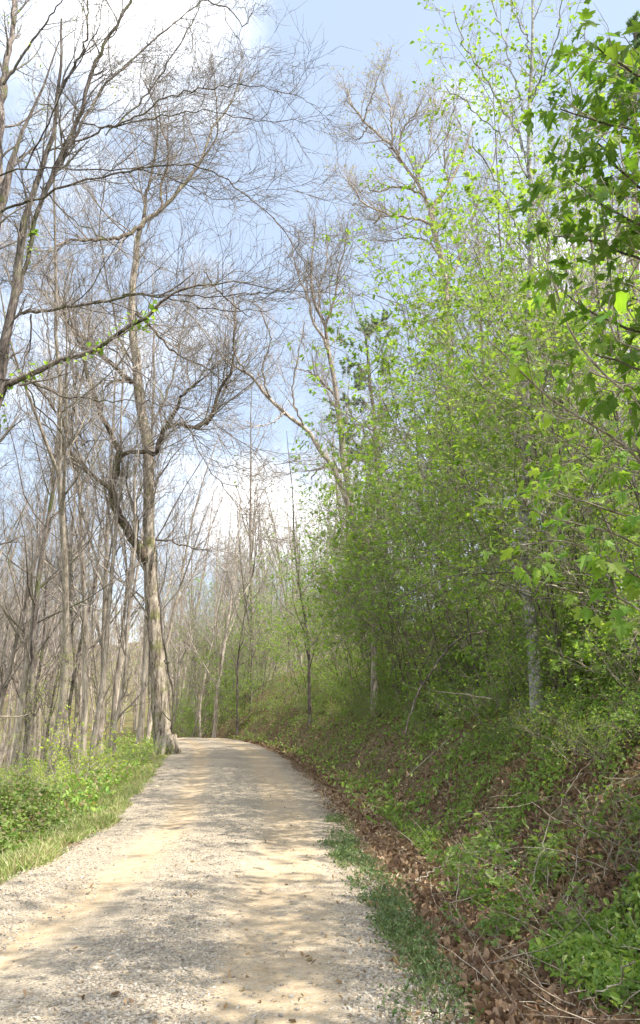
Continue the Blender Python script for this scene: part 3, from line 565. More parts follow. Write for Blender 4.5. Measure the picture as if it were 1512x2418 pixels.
# ------------------------------------------------------------------ forest: prototypes, then copies
def place(protos, spots, group, label, name, cat='tree', labels=None):
    labels = labels or {}
    for i, (x, y, rz, s, k) in enumerate(spots):
        o = dup(protos[k % len(protos)], (x, y, float(H(x, y))-.02), rz, s); o.name = name
        tag(o, labels.get(i, label if isinstance(label, str) else label[k % len(protos)]), cat, group if isinstance(group, str) else group[k % len(protos)])
KN = ['straight grey bare', 'forked tan bare', 'tall grey tan-budded', 'dark barked bare', 'leaning yellow-leafed', 'forked grey yellow-flecked']
def kinds(where): return ['%s ones among the %s' % (k, where) for k in KN], ['%s tree among the %s' % (k, where) for k in KN]
BM = [forest_tree(22, .15, 101, (M_grey, M_ftwig), nl=22, first=.2), forest_tree(20, .125, 102, (M_tan, M_ftwig), nl=22, first=.2, fork=True, crook=.06), forest_tree(23, .17, 103, (M_grey, M_ftwig, M_bud), nl=24, first=.18, leaf=(OVAL, .10, 1, .4)),
      forest_tree(18, .11, 104, (M_dark, M_ftwig), nl=20, first=.15, spread=48, crook=.05), forest_tree(15, .08, 105, (M_tan, M_ftwig, M_yell), nl=20, first=.12, leaf=(OVAL, .10, 1, .35), lean=.12, crook=.06, spread=50), forest_tree(21, .14, 106, (M_grey, M_ftwig, M_yell), nl=22, first=.2, fork=True, leaf=(OVAL, .08, 1, .25), crook=.06)]
rng = np.random.default_rng(5)
# traced trunks of the left wood: (u, y, proto, scale, label)
lw = [(62, 30, 3, 1.15, 'straight trunk dark and wet near its foot, second from the left edge'), (112, 27, 1, 1.15, 'forked pale trunk just right of the dark footed trunk on the left'), (22, 34, 0, .95, 'grey trunk nearest the left edge among the creek side woods'),
      (195, 37, 0, 1.0, 'straight grey trunk behind the yellow green bush'), (236, 40, 2, 1.0, 'upright brown trunk right of the yellow green bush'), (264, 43, 5, .95, 'grey trunk just left of the pale leaning sapling'), (328, 38, 0, 1.05, 'mossy trunk leaning toward the big sycamore from its left'), (345, 46, 1, 1.0, 'thin trunk close behind the left side of the big sycamore'), (150, 44, 3, 1.0, 'thin dark trunk behind the green brush at left')]
lay = []
for u, y, k, s, lab in lw:
    x = gx(u, y); o = dup(BM[k], (x, y, float(H(x, y))), rng.uniform(0, 6.28), s); o.name = 'woodland_tree'; tag(o, lab, 'tree', 'trees of the creek side wood'); lay.append((x, y))
cw = [(449, 64, 4, 1.1, 'thin pale tree tilting right just past the big sycamore beyond the crest'), (464, 66, 4, 1.2, 'slim pale upright trunk second past the sycamore beyond the crest'), (473, 62, 1, .9, 'slim pale trunk third past the sycamore beyond the crest'), (505, 60, 2, .95, 'stoutest pale trunk standing behind the road crest'), (516, 68, 0, .8, 'thin trunk touching the right of the stoutest crest trunk'), (527, 72, 5, .8, 'faint grey trunk behind the middle of the road crest'), (560, 58, 3, .95, 'dark straight trunk at the right end of the road crest'), (592, 62, 3, .9, 'dark thin trunk on the lower end of the bank'), (733, 40, 3, .85, 'grey trunk standing on the bank above its brown bare patch')]
for u, y, k, s, lab in cw:
    x = gx(u, y); o = dup(BM[k], (x, y, float(H(x, y))), rng.uniform(0, 6.28), s); o.name = 'woodland_tree'; tag(o, lab, 'tree', 'trees beyond the road crest'); lay.append((x, y))
def scatter(n, fx, mind, tries=4000):
    pts = []
    for _ in range(tries):
        if len(pts) >= n: break
        x, y = fx()
        if all((x-a)**2+(y-b)**2 > mind*mind for a, b in pts+lay): pts.append((x, y))
    return pts
def spots(pts, ks, s0, s1): return [(x, y, rng.uniform(0, 6.28), rng.uniform(s0, s1), ks[rng.integers(0, len(ks))]) for x, y in pts]
def fl():
    y = rng.uniform(30, 110); u = rng.uniform(-120, 420); return gx(u, y), y
def okl():
    while True:
        x, y = fl()
        if x < xl(y)-2.5: return x, y
pl_ = scatter(72, okl, 2.1)
near_l = [p for p in pl_ if p[1] < 60]; far_l = [p for p in pl_ if p[1] >= 60]
place(BM, spots(near_l, [0, 1, 2, 3, 4, 5], .7, 1.0), *kinds('trees of the crowded left creek side wood'), 'woodland_tree')
place(BM, spots(far_l, [0, 1, 2, 5, 4], .75, 1.0), *kinds('trees deep in the wood left of the sycamore'), 'woodland_tree')
def fc():
    while True:
        y = rng.uniform(66, 125); u = rng.uniform(390, 900); x = gx(u, y)
        if not (xl(y)-1 < x < xr(y)+1): return x, y
place(BM, spots(scatter(70, fc, 2.2), [0, 1, 2, 4, 5], .9, 1.2), *kinds('far trees past the road crest'), 'woodland_tree')
def fr():
    while True:
        y = rng.uniform(20, 75); u = rng.uniform(880, 1650); x = gx(u, y)
        if x > xr(y)+5 and (u > 1000 or y > 42): return x, y
place(BM, spots(scatter(52, fr, 2.0), [0, 1, 2, 4, 5, 2], .6, .85), *kinds('trees up the right hillside'), 'hillside_tree')

# wooded far hillsides, one mass
rng = np.random.default_rng(77)
n = 900; az = np.concatenate([rng.uniform(-48, 30, n)]); rr_ = rng.uniform(105, 260, n); X1 = rr_*np.sin(np.radians(az)); Y1 = rr_*np.cos(np.radians(az)); k = ~((X1 > xl(Y1)-2) & (X1 < xr(Y1)+2)); X1, Y1 = X1[k], Y1[k]; n = len(X1)
P0, R0 = grow(np.stack([X1, Y1, H(X1, Y1)-.3], 1), unit(rng.normal(size=(n, 3))*.05+[0, 0, 1]), rng.uniform(12, 20, n), rng.uniform(.10, .2, n), 7, .05, .05, .2)
P1, R1 = spawn(P0, R0, 12, .2, .98, .32, 40, 5, .1, .14, .5, .5, .3, rmin=.035); P2, R2 = spawn(P1, R1, 6, .2, .98, .5, 40, 3, .08, .16, .6, .4, .4, rmin=.025)
mb = MB(); mb.tubes(P0, R0, 4, 0); mb.tubes(P1, R1, 3, 0); mb.tubes(P2, R2, 3, 0); sel = P2[rng.random(len(P2)) < .10]; leaf_on(mb, sel, 1, .5, OVAL, 1)
tag(mb.build('far_woods', [M_grey, M_yell]), 'hazy brown mass of bare trees on the far hillside', 'far woods', None, 'stuff')

# leafy saplings
def sapling(h, r, seed, lm, leafsz, tmpl, lean=-.25, per=3, dens=1.0, frac=.97, nl=18, flat=.75, tm=None):
    global rng
    rng = np.random.default_rng(seed); root = empty('sapling', (0, 0, 0)); T = MB(); C = MB()
    K = 2; d = unit(np.array([[lean, 0, 1], [lean*1.8, .25, 1]])); P0, R0 = grow(np.zeros((K, 3))+[0, 0, -.2]+rng.normal(size=(K, 3))*[.12, .12, 0], d, np.array([h, h*.75]), np.array([r, r*.7])*.62, 14, -.015, .05, .15)
    T.tubes(P0, R0, 6, 0); P1, R1 = spawn(P0, R0, nl, .15, .98, .42, 50, 8, .02, .12, .5, .55, .25, rmin=.006)
    P2, R2 = spawn(P1, R1, int(6*dens), .15, .98, .5, 42, 6, 0, .14, .6, .35, .35, rmin=.004); P3, R3 = spawn(P2, R2, int(4*dens), .2, .98, .5, 40, 4, 0, .12, .7, .3, .4, rmin=.0028)
    T.tubes(P1, R1, 4, 0); C.tubes(P2, R2, 3, 0); C.tubes(P3, R3, 3, 0)
    Lf = MB(); cl = P3[:, 0]; sel = (fbm(cl[:, 0]*1.3+cl[:, 2]*.9+seed, cl[:, 1]*1.3-cl[:, 2]*1.1, 2) > -.12) & (rng.random(len(P3)) < frac); leaf_on(Lf, P3[sel], per, leafsz, tmpl, 0, .3, flat, .25, .7, .5)
    T.build('trunk', tm or M_dark, root); crown(C, root, M_tan, leafm_=lm, Lf=Lf); return root
PN = ['lobed leaf', 'heart leaved', 'tall oval leaved', 'short green', 'sparse yellow green']
def pkinds(where): return ['%s ones among the %s' % (k, where) for k in PN], ['%s sapling among the %s' % (k, where) for k in PN]
SAP = [sapling(8.5, .045, 201, M_leaf, .105, MAPLE, lean=-.12), sapling(7.5, .04, 202, M_leaf, .095, HEART, lean=-.15), sapling(9.5, .05, 203, M_leaf, .09, OVAL, lean=-.1, per=3), sapling(6, .03, 204, M_leafd, .085, OVAL, lean=-.25, per=4), sapling(7, .035, 205, M_yell, .06, OVAL, frac=.8, lean=-.12)]
rng = np.random.default_rng(6)
sp_spots = []
for (u, y, k, s) in [(1560, 11.5, 3, 1.1), (1560, 10, 1, .9), (1620, 11, 2, .95), (1190, 15, 0, .8), (1390, 14.5, 2, .9), (1470, 14, 1, 1.05), (1110, 18, 2, .8), (1190, 19, 1, 1.05), (1300, 18, 0, 1.2), (1420, 19, 2, 1.2), (1520, 17, 0, 1.2), (1000, 22, 0, 1.0), (1090, 23, 2, 1.15), (1180, 24, 4, 1.2), (1300, 25, 1, 1.3), (940, 27, 2, .95), (1020, 28, 4, 1.1), (880, 30, 1, .95), (960, 33, 0, 1.1), (1080, 31, 2, 1.3), (830, 36, 0, 1.0), (900, 38, 2, 1.15), (780, 42, 4, 1.0), (840, 46, 1, 1.2), (720, 48, 0, .95), (760, 52, 2, 1.05), (660, 52, 4, .8), (690, 58, 2, 1.0), (1450, 12.5, 3, .9), (1330, 14, 3, .9), (1550, 14, 2, 1.2), (1180, 17, 3, .9), (1080, 21, 3, .9), (1020, 26, 3, 1.0), (950, 31, 3, 1.0), (880, 37, 3, 1.1), (820, 44, 3, 1.1), (760, 50, 3, 1.0), (1130, 13, 2, .85), (880, 30, 3, .9), (1245, 12.5, 3, .75),  (1140, 21, 0, 1.15), (1380, 18, 2, 1.0), (1010, 24, 1, 1.05), (1060, 27, 0, 1.2), (950, 25, 4, 1.0), (900, 28, 0, 1.0), (960, 29, 2, 1.15), (860, 33, 1, 1.05), (810, 38, 4, 1.1), (1480, 16, 0, 1.2), (1400, 22, 0, 1.3), (1150, 24, 2, 1.6), (1270, 24, 2, 1.9), (1420, 23, 2, 1.9), (1060, 27, 2, 1.5)]:
    x = max(gx(u, y), float(xr(y))+3.6); sp_spots.append((x, y, rng.uniform(-.7, .7), s, k))
place(SAP, sp_spots, *pkinds('saplings arching from the right bank'), 'leafy_sapling', 'sapling', {0: 'nearest slim leafy sapling arching from the lower right bank'})
for (x, y, k, s) in [(6.2, .2, 0, 1.1), (5.6, -3.2, 1, 1.1), (8.0, 3.6, 2, 1.1), (8.6, 1.5, 2, 1.3), (7.2, -4.5, 2, 1.3), (10.0, -1.0, 0, 1.6), (7.4, -1.6, 1, 1.5), (9.6, 3.0, 0, 1.6)]:   # the same bank goes on beside and behind the viewer
    o = dup(SAP[k], (x, y, float(H(x, y))), 0, s); o.name = 'leafy_sapling'; tag(o, 'leafy sapling on the bank just right of the viewpoint', 'sapling', 'saplings beside the viewpoint')
cc = []
for (u, y, k, s) in [(430, 60, 1, .5), (540, 64, 2, .95), (575, 60, 0, .9), (610, 57, 2, .8), (480, 78, 2, .9), (420, 75, 1, .6), (445, 72, 3, .5), (640, 66, 1, .9), (520, 60, 0, .8), (480, 66, 0, .9), (590, 66, 2, .9), (550, 70, 0, 1.0), (470, 72, 2, 1.3), (500, 68, 2, 1.2), (610, 64, 0, 1.1), (640, 60, 2, 1.1), (560, 76, 2, 1.4), (440, 80, 2, 1.4), (620, 72, 2, 1.4), (530, 82, 0, 1.6), (585, 84, 2, 1.5), (20, 24, 4, .6), (150, 50, 4, .8), (90, 55, 4, .8), (240, 60, 4, .9)]:
    x = gx(u, y); cc.append((x, y, rng.uniform(0, 6.28), s, k))
place(SAP, cc[:-4], 'green saplings beyond the crest', 'small green sapling in the wood beyond the road crest', 'leafy_sapling', 'sapling')
place(SAP, cc[-4:], 'yellow green saplings in the creek side wood', 'thin yellow green sapling in the creek side wood', 'leafy_sapling', 'sapling')

# pale leaning sapling at the left
rng = np.random.default_rng(41)
xs = trace([(272, 1812, 9), (271, 1797, 9), (272, 1717, 9), (284, 1650, 9), (295, 1597, 9), (301, 1520, 8), (303, 1447, 8), (313, 1350, 7), (322, 1250, 6), (318, 1150, 5), (330, 1050, 3)], 28, 28, 36, .01)
grown_from([xs], 'pale_sapling', 'pale smooth sapling leaning right just left of the big sycamore', 'tree', M_grey, M_twig, (16, 6, 3), (1.7, .8, .4), sides=8, twr=(.008, .006, .005))

# ------------------------------------------------------------------ pines
def pine(yd, pl, seed, label, needles=9000, t0=.45, L=2.2):
    global rng
    rng = np.random.default_rng(seed); p, r = trace(pl, yd, yd, 24, .02); bx, by = p[0][0], p[0][1]; gz = float(H(bx, by))
    if p[0][2] > gz: p = np.vstack([[bx, by, gz-.3], p]); r = np.concatenate([[r[0]*1.2], r])
    o = np.array([bx, by, gz]); root = empty('pine_tree', o); P0 = (p-o)[None]; R0 = r[None]; T = MB(); C = MB(); T.tubes(P0, R0, 8, 0, .03)
    P1, R1 = spawn(P0, R0, 34, t0, .99, 0, 75, 8, .03, .08, .35, .5, .3, absl=L); T.tubes(P1, R1, 4, 0); P2, R2 = spawn(P1, R1, 9, .35, 1, .4, 45, 5, .08, .1, .6, .4, .4); C.tubes(P2, R2, 3, 0)
    q, d = along(P2, needles//len(P2), .35); M = len(q); tip = unit(d+rng.normal(size=(M, 3))*.7); Lf = MB(); Lf.leaves(q, tip, unit(rng.normal(size=(M, 3))), .16*(.7+.6*rng.random(M)), NARROW, 0)
    T.build('trunk', M_dark, root); crown(C, root, M_dark, lname='needles', leafm_=M_pine, Lf=Lf); tag(root, label, 'pine'); return root
pine(44, [(905, 1480, 14), (900, 1300, 13), (892, 1150, 12), (885, 1000, 10), (872, 880, 8), (865, 800, 5), (860, 770, 3)], 51, 'dark bluish pine showing between bare trees above the road bend', 30000, .4, 3.2)
pine(24, [(1500, 1300, 22), (1500, 900, 20), (1500, 500, 16), (1500, 250, 12), (1500, 120, 8), (1500, 60, 4)], 52, 'grey green pine tip at the top right edge', 20000, .8, 1.2)

# ------------------------------------------------------------------ near maple and tulip branches from the right edge
def leafy_bough(name, label, base, limbs, yd, lm, tmpl, size, dens, lens, per, seed, cat='tree', bark_m=None, frac=1.0, flat=.45, sz_off=.5, twr=(.003, .0022, .0018), sweep=0.0):
    global rng
    rng = np.random.default_rng(seed); o = np.array([base[0], base[1], float(H(base[0], base[1]))]); root = empty(name, o); T = MB(); C = MB()
    top = max(trace(pl, yd[k][0], yd[k][0], 6, 0)[0][0][2] for k, pl in enumerate(limbs)) - o[2] + .6
    P0, R0 = grow(np.array([[0, 0, -.2]]), np.array([[0., 0, 1]]), np.array([top+.2]), np.array([.05]), 20, .1, .015, .35); T.tubes(P0, R0, 8, 0)
    Ls = []
    for k, pl in enumerate(limbs):
        p, r = trace(pl, yd[k][0], yd[k][1], 20, .006); q = p - o
        zt = np.clip(q[0][2]-.5, .3, top-.1); ti = np.argmin(abs(P0[0][:, 2]-zt)); a = P0[0][ti]
        P, W = resample(np.vstack([a, .5*a+.5*q[0]+[0, 0, -.08], q[::2]]), np.concatenate([[r[0]*1.5, r[0]*1.2], r[::2]]), 26); Ls.append((P, W))
    LP = np.array([p for p, _ in Ls]); LR = np.array([r for _, r in Ls]); T.tubes(LP, LR, 6, 0)
    A_, RA = spawn(LP, LR, dens[0], .15, .99, 0, 42, 7, -.02, .10, .6, .35, .4, absl=lens[0], rmin=twr[0]); B_, RB = spawn(A_, RA, dens[1], .2, .98, 0, 40, 5, -.03, .1, .7, .3, .4, absl=lens[1], rmin=twr[1])
    C.tubes(A_, RA, 4, 0); C.tubes(B_, RB, 4, 0)
    Lf = MB(); leaf_on(Lf, B_[rng.random(len(B_)) < frac], per, size, tmpl, 0, .35, flat, .75, .7, .45)
    T.build('trunk', bark_m or M_dark, root); crown(C, root, M_tan, leafm_=lm, Lf=Lf); tag(root, label, cat); return root
leafy_bough('maple_tree', 'close maple boughs with broad dark green lobed leaves in the upper right', (2.9, 4.9),
  [[(1580, 330, 8), (1512, 310, 7), (1400, 281, 5), (1316, 256, 3)], [(1580, 200, 7), (1512, 180, 6), (1450, 140, 4), (1400, 100, 3)], [(1600, 560, 8), (1512, 530, 7), (1420, 480, 5), (1340, 420, 3)], [(1600, 470, 8), (1500, 440, 6), (1440, 370, 5), (1400, 330, 3)],
   [(1600, 640, 8), (1480, 600, 6), (1360, 560, 4), (1290, 560, 2.5)], [(1600, 820, 8), (1500, 780, 7), (1400, 740, 5), (1330, 690, 3)], [(1600, 260, 6), (1540, 240, 5), (1480, 200, 4), (1440, 180, 3)], [(1590, 910, 6), (1480, 860, 5), (1390, 830, 3)]],
  [(4.7, 4.7), (4.6, 4.2), (4.8, 4.6), (5.0, 4.7), (4.8, 5.1), (5.0, 5.2), (5.0, 4.9), (4.8, 4.9)], M_maple, MAPLE, .10, (13, 4), (.42, .2), 2, 61)
leafy_bough('striped_maple', 'slim maple reaching left with paler lobed leaves across the right middle', (3.6, 6.6),
  [[(1600, 1200, 9), (1512, 1088, 8), (1430, 1020, 7), (1346, 973, 6), (1256, 903, 5), (1186, 833, 4), (1126, 783, 2.5)], [(1600, 1010, 8), (1480, 930, 6), (1350, 790, 5), (1306, 660, 4), (1270, 560, 3), (1256, 500, 2)], [(1600, 1300, 8), (1500, 1230, 6), (1400, 1190, 5), (1300, 1160, 3)], [(1600, 1420, 8), (1450, 1330, 6), (1330, 1280, 4), (1210, 1290, 2.5)],
   [(1600, 1120, 7), (1450, 1050, 5), (1350, 1090, 4), (1260, 1120, 3)], [(1600, 960, 7), (1450, 900, 5), (1300, 850, 3)], [(1590, 1340, 6), (1450, 1260, 5), (1330, 1230, 3), (1180, 1180, 2)], [(1590, 1500, 6), (1440, 1400, 4), (1300, 1370, 3)]],
  [(6.4, 5.8), (6.4, 6.2), (6.4, 6.0), (6.2, 5.8), (6.4, 6.8), (6.6, 7.0), (6.4, 5.6), (6.2, 6.5)], M_leaf, MAPLE, .11, (10, 4), (.45, .22), 2, 62, flat=.7, frac=.75, bark_m=M_tan)
leafy_bough('tulip_sapling', 'close tulip poplar sprig with glowing yellow green leaves at the right edge', (2.2, 3.6),
  [[(1600, 850, 6), (1512, 830, 5), (1450, 800, 4), (1435, 740, 3), (1440, 690, 2)], [(1600, 700, 4), (1520, 690, 3), (1460, 660, 2)], [(1620, 1010, 5), (1540, 990, 4), (1480, 900, 2)]],
  [(3.5, 3.4), (3.6, 3.4), (3.6, 3.5)], M_tulip, TULIP, .10, (3, 2), (.13, .06), 1, 63, flat=.3, cat='sapling', bark_m=M_tan)

# ------------------------------------------------------------------ undergrowth
def shrub(h, seed, lm, leafsz, tmpl, ns=8, spread=.6, per=2, frac=1.0, flat=.7, d2=5, tm=None):
    global rng
    rng = np.random.default_rng(seed); root = empty('shrub', (0, 0, 0)); T = MB(); C = MB()
    d = unit(np.concatenate([rng.normal(size=(ns, 2))*spread, np.ones((ns, 1))], 1)); P0, R0 = grow(np.concatenate([rng.normal(size=(ns, 2))*.12, np.full((ns, 1), -.08)], 1), d, h*(.6+.5*rng.random(ns)), np.full(ns, .009), 9, -.05, .10, .3)
    P1, R1 = spawn(P0, R0, 7, .25, .98, .42, 45, 6, -.02, .14, .6, .4, .35, rmin=.003); P2, R2 = spawn(P1, R1, d2, .2, .98, .5, 42, 4, 0, .14, .7, .3, .4, rmin=.002)
    T.tubes(P0, R0, 4, 0); C.tubes(P1, R1, 3, 0); C.tubes(P2, R2, 3, 0); Lf = MB(); leaf_on(Lf, P2[rng.random(len(P2)) < frac], per, leafsz, tmpl, 0, .3, flat, .2, .8, .5)
    T.build('stem', tm or M_stick, root); crown(C, root, M_tan, 'twigs', leafm_=lm, Lf=Lf); return root
SN = ['fine leaved green', 'heart leaved low', 'tall light green', 'tiny round leaved', 'thin yellow green', 'broad lobed leaf']
def skinds(where): return ['%s ones in the %s' % (k, where) for k in SN], ['%s shrub in the %s' % (k, where) for k in SN]
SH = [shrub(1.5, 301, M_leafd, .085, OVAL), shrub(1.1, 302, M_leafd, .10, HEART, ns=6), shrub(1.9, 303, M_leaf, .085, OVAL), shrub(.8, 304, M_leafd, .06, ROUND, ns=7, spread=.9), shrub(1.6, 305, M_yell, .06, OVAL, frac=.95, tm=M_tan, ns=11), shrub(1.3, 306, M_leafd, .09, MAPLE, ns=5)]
rng = np.random.default_rng(8)
def shrub_spots(n, ymin, ymax, smin, smax, k, s0, s1, mind):
    pts = []
    for _ in range(20000):
        if len(pts) >= n: break
        y = ymin + (ymax-ymin)*rng.random()**1.5; s = rng.uniform(smin+1.0, smax); x = xr(y)+s
        if (x/ (y*CP+1)) * F + 756 > 1700: continue
        if all((x-a)**2+(y-b)**2 > (mind*(.5+y/30))**2 for a, b in pts): pts.append((x, y))
    return [(x, y, rng.uniform(0, 6.28), rng.uniform(s0, s1)*(.35+.65*float(sst(2.6, 4.6, x-xr(y)))*float(sst(8, 13, y)*.45+.55)), k[rng.integers(0, len(k))]) for x, y in pts]
place(SH, shrub_spots(270, 9, 48, 1.7, 9, [0, 0, 1, 2, 2, 3, 5, 4], .85, 1.35, .34), *skinds('undergrowth of the right bank'), 'bank_shrub', 'shrub')
place(SH, shrub_spots(46, 26, 60, .4, 4.5, [2, 4, 2, 0], .8, 1.3, .4), *skinds('brush at the far bank end'), 'bank_shrub', 'shrub')
nb = [(1180, 6.9, 1, .45, 'low broad leaved seedling on the leaf litter at the foot of the bank'), (1290, 6.9, 1, .5, 'heart leaved seedling clump right of the litter hollow'), (1400, 6.6, 3, .55, 'leafy clump low at the right edge above the litter'), (1120, 8.6, 3, .6, 'small shrub in the middle of the lower bank'), (1290, 8.2, 5, .7, 'bright broad leaved shrub reaching out of the bank at right'), (1230, 9.5, 1, .7, 'spreading green shrub halfway up the near bank'), (1460, 7.4, 0, .7, 'dark green shrub against the right edge halfway down'), (1500, 5.3, 3, .25, 'seedling in the bottom right corner')]
for u, y, k, s, lab in nb:
    x = gx(u, y); o = dup(SH[k], (x, y, float(H(x, y))), rng.uniform(0, 6), s); o.name = 'bank_shrub'; tag(o, lab, 'shrub', 'undergrowth shrubs on the right bank')
# left side bushes
ls = [(165, 21, 4, 1.35, 'tall yellow green bush in front of the left wood'), (120, 19, 4, .7, 'tangled yellow green brush behind the green thicket'), (210, 22, 4, .7, 'twiggy bush with sparse leaves right of the tall yellow green bush'), (240, 24, 4, .6, 'sparse bush at the foot of the pale leaning sapling'), (60, 18, 4, .7, 'brush at left behind the bright thicket'), (300, 26, 2, .55, 'green bush between pale sapling and big sycamore'), (330, 29, 2, .6, 'green bush touching the left foot of the big sycamore'), (345, 32, 4, .6, 'thin yellow shoots against the sycamore trunk'), (20, 20, 2, .7, 'green leafy brush at the far left edge')]
for u, y, k, s, lab in ls:
    x = min(gx(u, y), xl(y)-.9); o = dup(SH[k], (x, y, float(H(x, y))), rng.uniform(0, 6), s); o.name = 'roadside_bush'; tag(o, lab, 'bush', 'bushes along the left verge')
pts = [(xl(y)-rng.uniform(3.5, 11), y) for y in rng.uniform(15, 38, 44)]
place(SH, spots(pts, [4, 4, 2, 0, 4], .45, .95), *skinds('brush under the left wood'), 'woodland_shrub', 'shrub')
pts = [(gx(u, y), y) for u, y in zip(rng.uniform(395, 640, 40), rng.uniform(60, 90, 40))]; pts = [(x, y) for x, y in pts if not (xl(y)-.5 < x < xr(y)+.5)]
place(SH, spots(pts, [2, 0, 2], 1.0, 1.7), *skinds('bushes on the forest floor beyond the road crest'), 'woodland_shrub', 'shrub')

# ------------------------------------------------------------------ stuff: litter, cover, thicket, grass, gravel
def scat(n, y0, y1, pw=1.0):
    u = rng.random(n); a, b = 1/y0**pw, 1/y1**pw; return (a+(b-a)*u)**(-1/pw)
def nrm_at(x, y):
    e = .08; return unit(np.stack([-(H(x+e, y)-H(x-e, y))/(2*e), -(H(x, y+e)-H(x, y-e))/(2*e), np.ones_like(x)], 1))
def cover(name, label, cat, x, y, size, tmpl, m, lift=.02, tilt=.5, up=0.0, group=None):
    mb = MB(); M = len(x); nr = unit(nrm_at(x, y)+rng.normal(size=(M, 3))*tilt); tip = unit(np.cross(nr, rng.normal(size=(M, 3)))+np.array([0, 0, up]))
    z = H(x, y) + lift*(rng.random(M)); mb.leaves(np.stack([x, y, z], 1), tip, nr, size, tmpl, 0); ob = mb.build(name, m); return tag(ob, label, cat, group, 'stuff')
rng = np.random.default_rng(9)
y = scat(75000, 3.2, 20, 1.2); s = -.25 + np.abs(rng.normal(size=len(y)))*(.85+.5*sst(9, 4, y)) + .8*rng.random(len(y)); x = xr(y)+s; k = (rng.random(len(y)) < .02+.98*sst(.0, .75, s+.5*fbm(x*2, y*2)))
cover('leaf_litter', 'brown curled dead leaves filling the ditch along the bank foot', 'leaf litter', x[k], y[k], .022+.036*rng.random(k.sum()), CURL, M_lit, .035, .7)
y = scat(90000, 4, 60, 1.0); s = .3+rng.random(len(y))*np.minimum(2+y*.7, 14); x = xr(y)+s
cover('old_leaves', 'dull reddish dead leaves strewn over the bank slope', 'leaf litter', x, y, (.03+.045*rng.random(len(y)))*(1+y/45), CURL, M_litr, .05, .8)
y = scat(300000, 4.5, 60, 1.0); s = .9+rng.random(len(y))**.9*np.minimum(3+y*.6, 14); x = xr(y)+s; f = 1.5*fbm(x*1.1, y*1.1, 4)+.24*sst(1.0, 2.6, s)-.06-.26*sst(12, 6, y)*sst(4.5, 2.0, s); k = f > rng.normal(size=len(y))*.07-.04
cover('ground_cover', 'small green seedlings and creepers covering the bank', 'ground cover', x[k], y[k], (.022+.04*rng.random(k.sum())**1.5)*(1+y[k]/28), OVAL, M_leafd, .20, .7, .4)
y = scat(60000, 14, 90, .6); x = np.where(rng.random(len(y)) < .6, xl(y)-.5-rng.random(len(y))*18, gx(500, 75)+rng.normal(size=len(y))*14); k = ~((x > xl(y)-.3) & (x < xr(y)+.5)); x, y = x[k], y[k]
cover('woodland_cover', 'patchy low green growth on the floor of the left wood', 'ground cover', x, y, .07+.07*rng.random(len(y)), OVAL, M_bram, .35, .8, .4)
# (the bank's dry and green grass comes after the blades helper below)
y = scat(1500, 4.5, 40, 1.1); s_ = .5+rng.random(len(y))*np.minimum(3+y*.4, 9); x = xr(y)+s_; dd = unit(rng.normal(size=(len(y), 3))*[1, 1, .35]+[-.4, 0, .1]); P_, R__ = grow(np.stack([x, y, H(x, y)+.03], 1), dd, .25+.9*rng.random(len(y))**2, .0025+.004*rng.random(len(y)), 7, 0, .16, .4)
P_[..., 2] = np.maximum(P_[..., 2], H(P_[..., 0], P_[..., 1])+.015); mb = MB(); mb.tubes(P_, R__, 3, 0); tag(mb.build('fallen_twigs', M_stick), 'dead twigs and thin canes littering the right bank', 'twigs', None, 'stuff')
# bright thicket on the left verge
def thick(y): return 1.0*sst(5, 8, y)*(1-.75*sst(12, 17, y))
y = 5+13*rng.random(90000)**.9; l = .35+rng.random(len(y))*4.2; x = xl(y)-l
hh = 1.05*thick(y)*sst(.3, 1.7, l)*(.75+.9*fbm(x*1.2, y*1.2)+.35*fbm(x*4, y*4))+.05; hh = np.maximum(hh, .05)
z = H(x, y)+hh*(1-.5*rng.random(len(y))**2.0)
mb = MB(); nr = unit(rng.normal(size=(len(y), 3))*.6+np.array([.15, -.1, 1])); mb.leaves(np.stack([x, y, z], 1), unit(np.cross(nr, rng.normal(size=nr.shape))), nr, .03+.032*rng.random(len(y)), ROUND, 0)
st = rng.integers(0, len(y), 2600); Ps, Rs = grow(np.stack([x[st], y[st], H(x[st], y[st])-.02], 1), unit(rng.normal(size=(2600, 3))*.35+[0, 0, 1]), hh[st]*1.25+.1, np.full(2600, .0035), 5, 0, .12, .4); mb.tubes(Ps, Rs, 3, 1)
tag(mb.build('bramble_thicket', [M_bram, M_stick]), 'dense sunlit bright green thicket on the left verge', 'thicket', None, 'stuff')
def blades(name, label, x, y, hgt, m, wd=.006, lean=.35, cat='grass'):
    M = len(x); base = np.stack([x, y, H(x, y)-.01], 1); d = unit(rng.normal(size=(M, 3))*[lean, lean, .1]+[0, 0, 1]); side = unit(np.cross(d, rng.normal(size=(M, 3)))); b = unit(rng.normal(size=(M, 3))*[1, 1, 0]); h = hgt[:, None]
    v = np.stack([base-side*wd, base+side*wd, base+d*h*.55+side*wd*.8, base+d*h*.55-side*wd*.8, base+d*h+b*h*.35], 1); o = (np.arange(M)*5)[:, None]
    mb = MB(); mb.add(v.reshape(-1, 3), o+np.array([[0, 1, 2, 3]])); mb.f.append((o+np.array([[3, 2, 4]]), 0, False)); return tag(mb.build(name, m), label, cat, None, 'stuff')
M_bgrass = leafm('bank_grass', [(.10, .19, .05), (.17, .26, .08), (.34, .28, .18), (.14, .22, .06), (.40, .34, .23), (.22, .16, .10)], .25)
y = scat(70000, 4.5, 40, 1.0); s_ = .75+rng.random(len(y))**.9*np.minimum(2.5+y*.5, 10); x = xr(y)+s_; k = fbm(x*1.7+9, y*1.7, 3) > rng.normal(size=len(y))*.08-.06+.25*(s_ < 1.3); x, y = x[k], y[k]
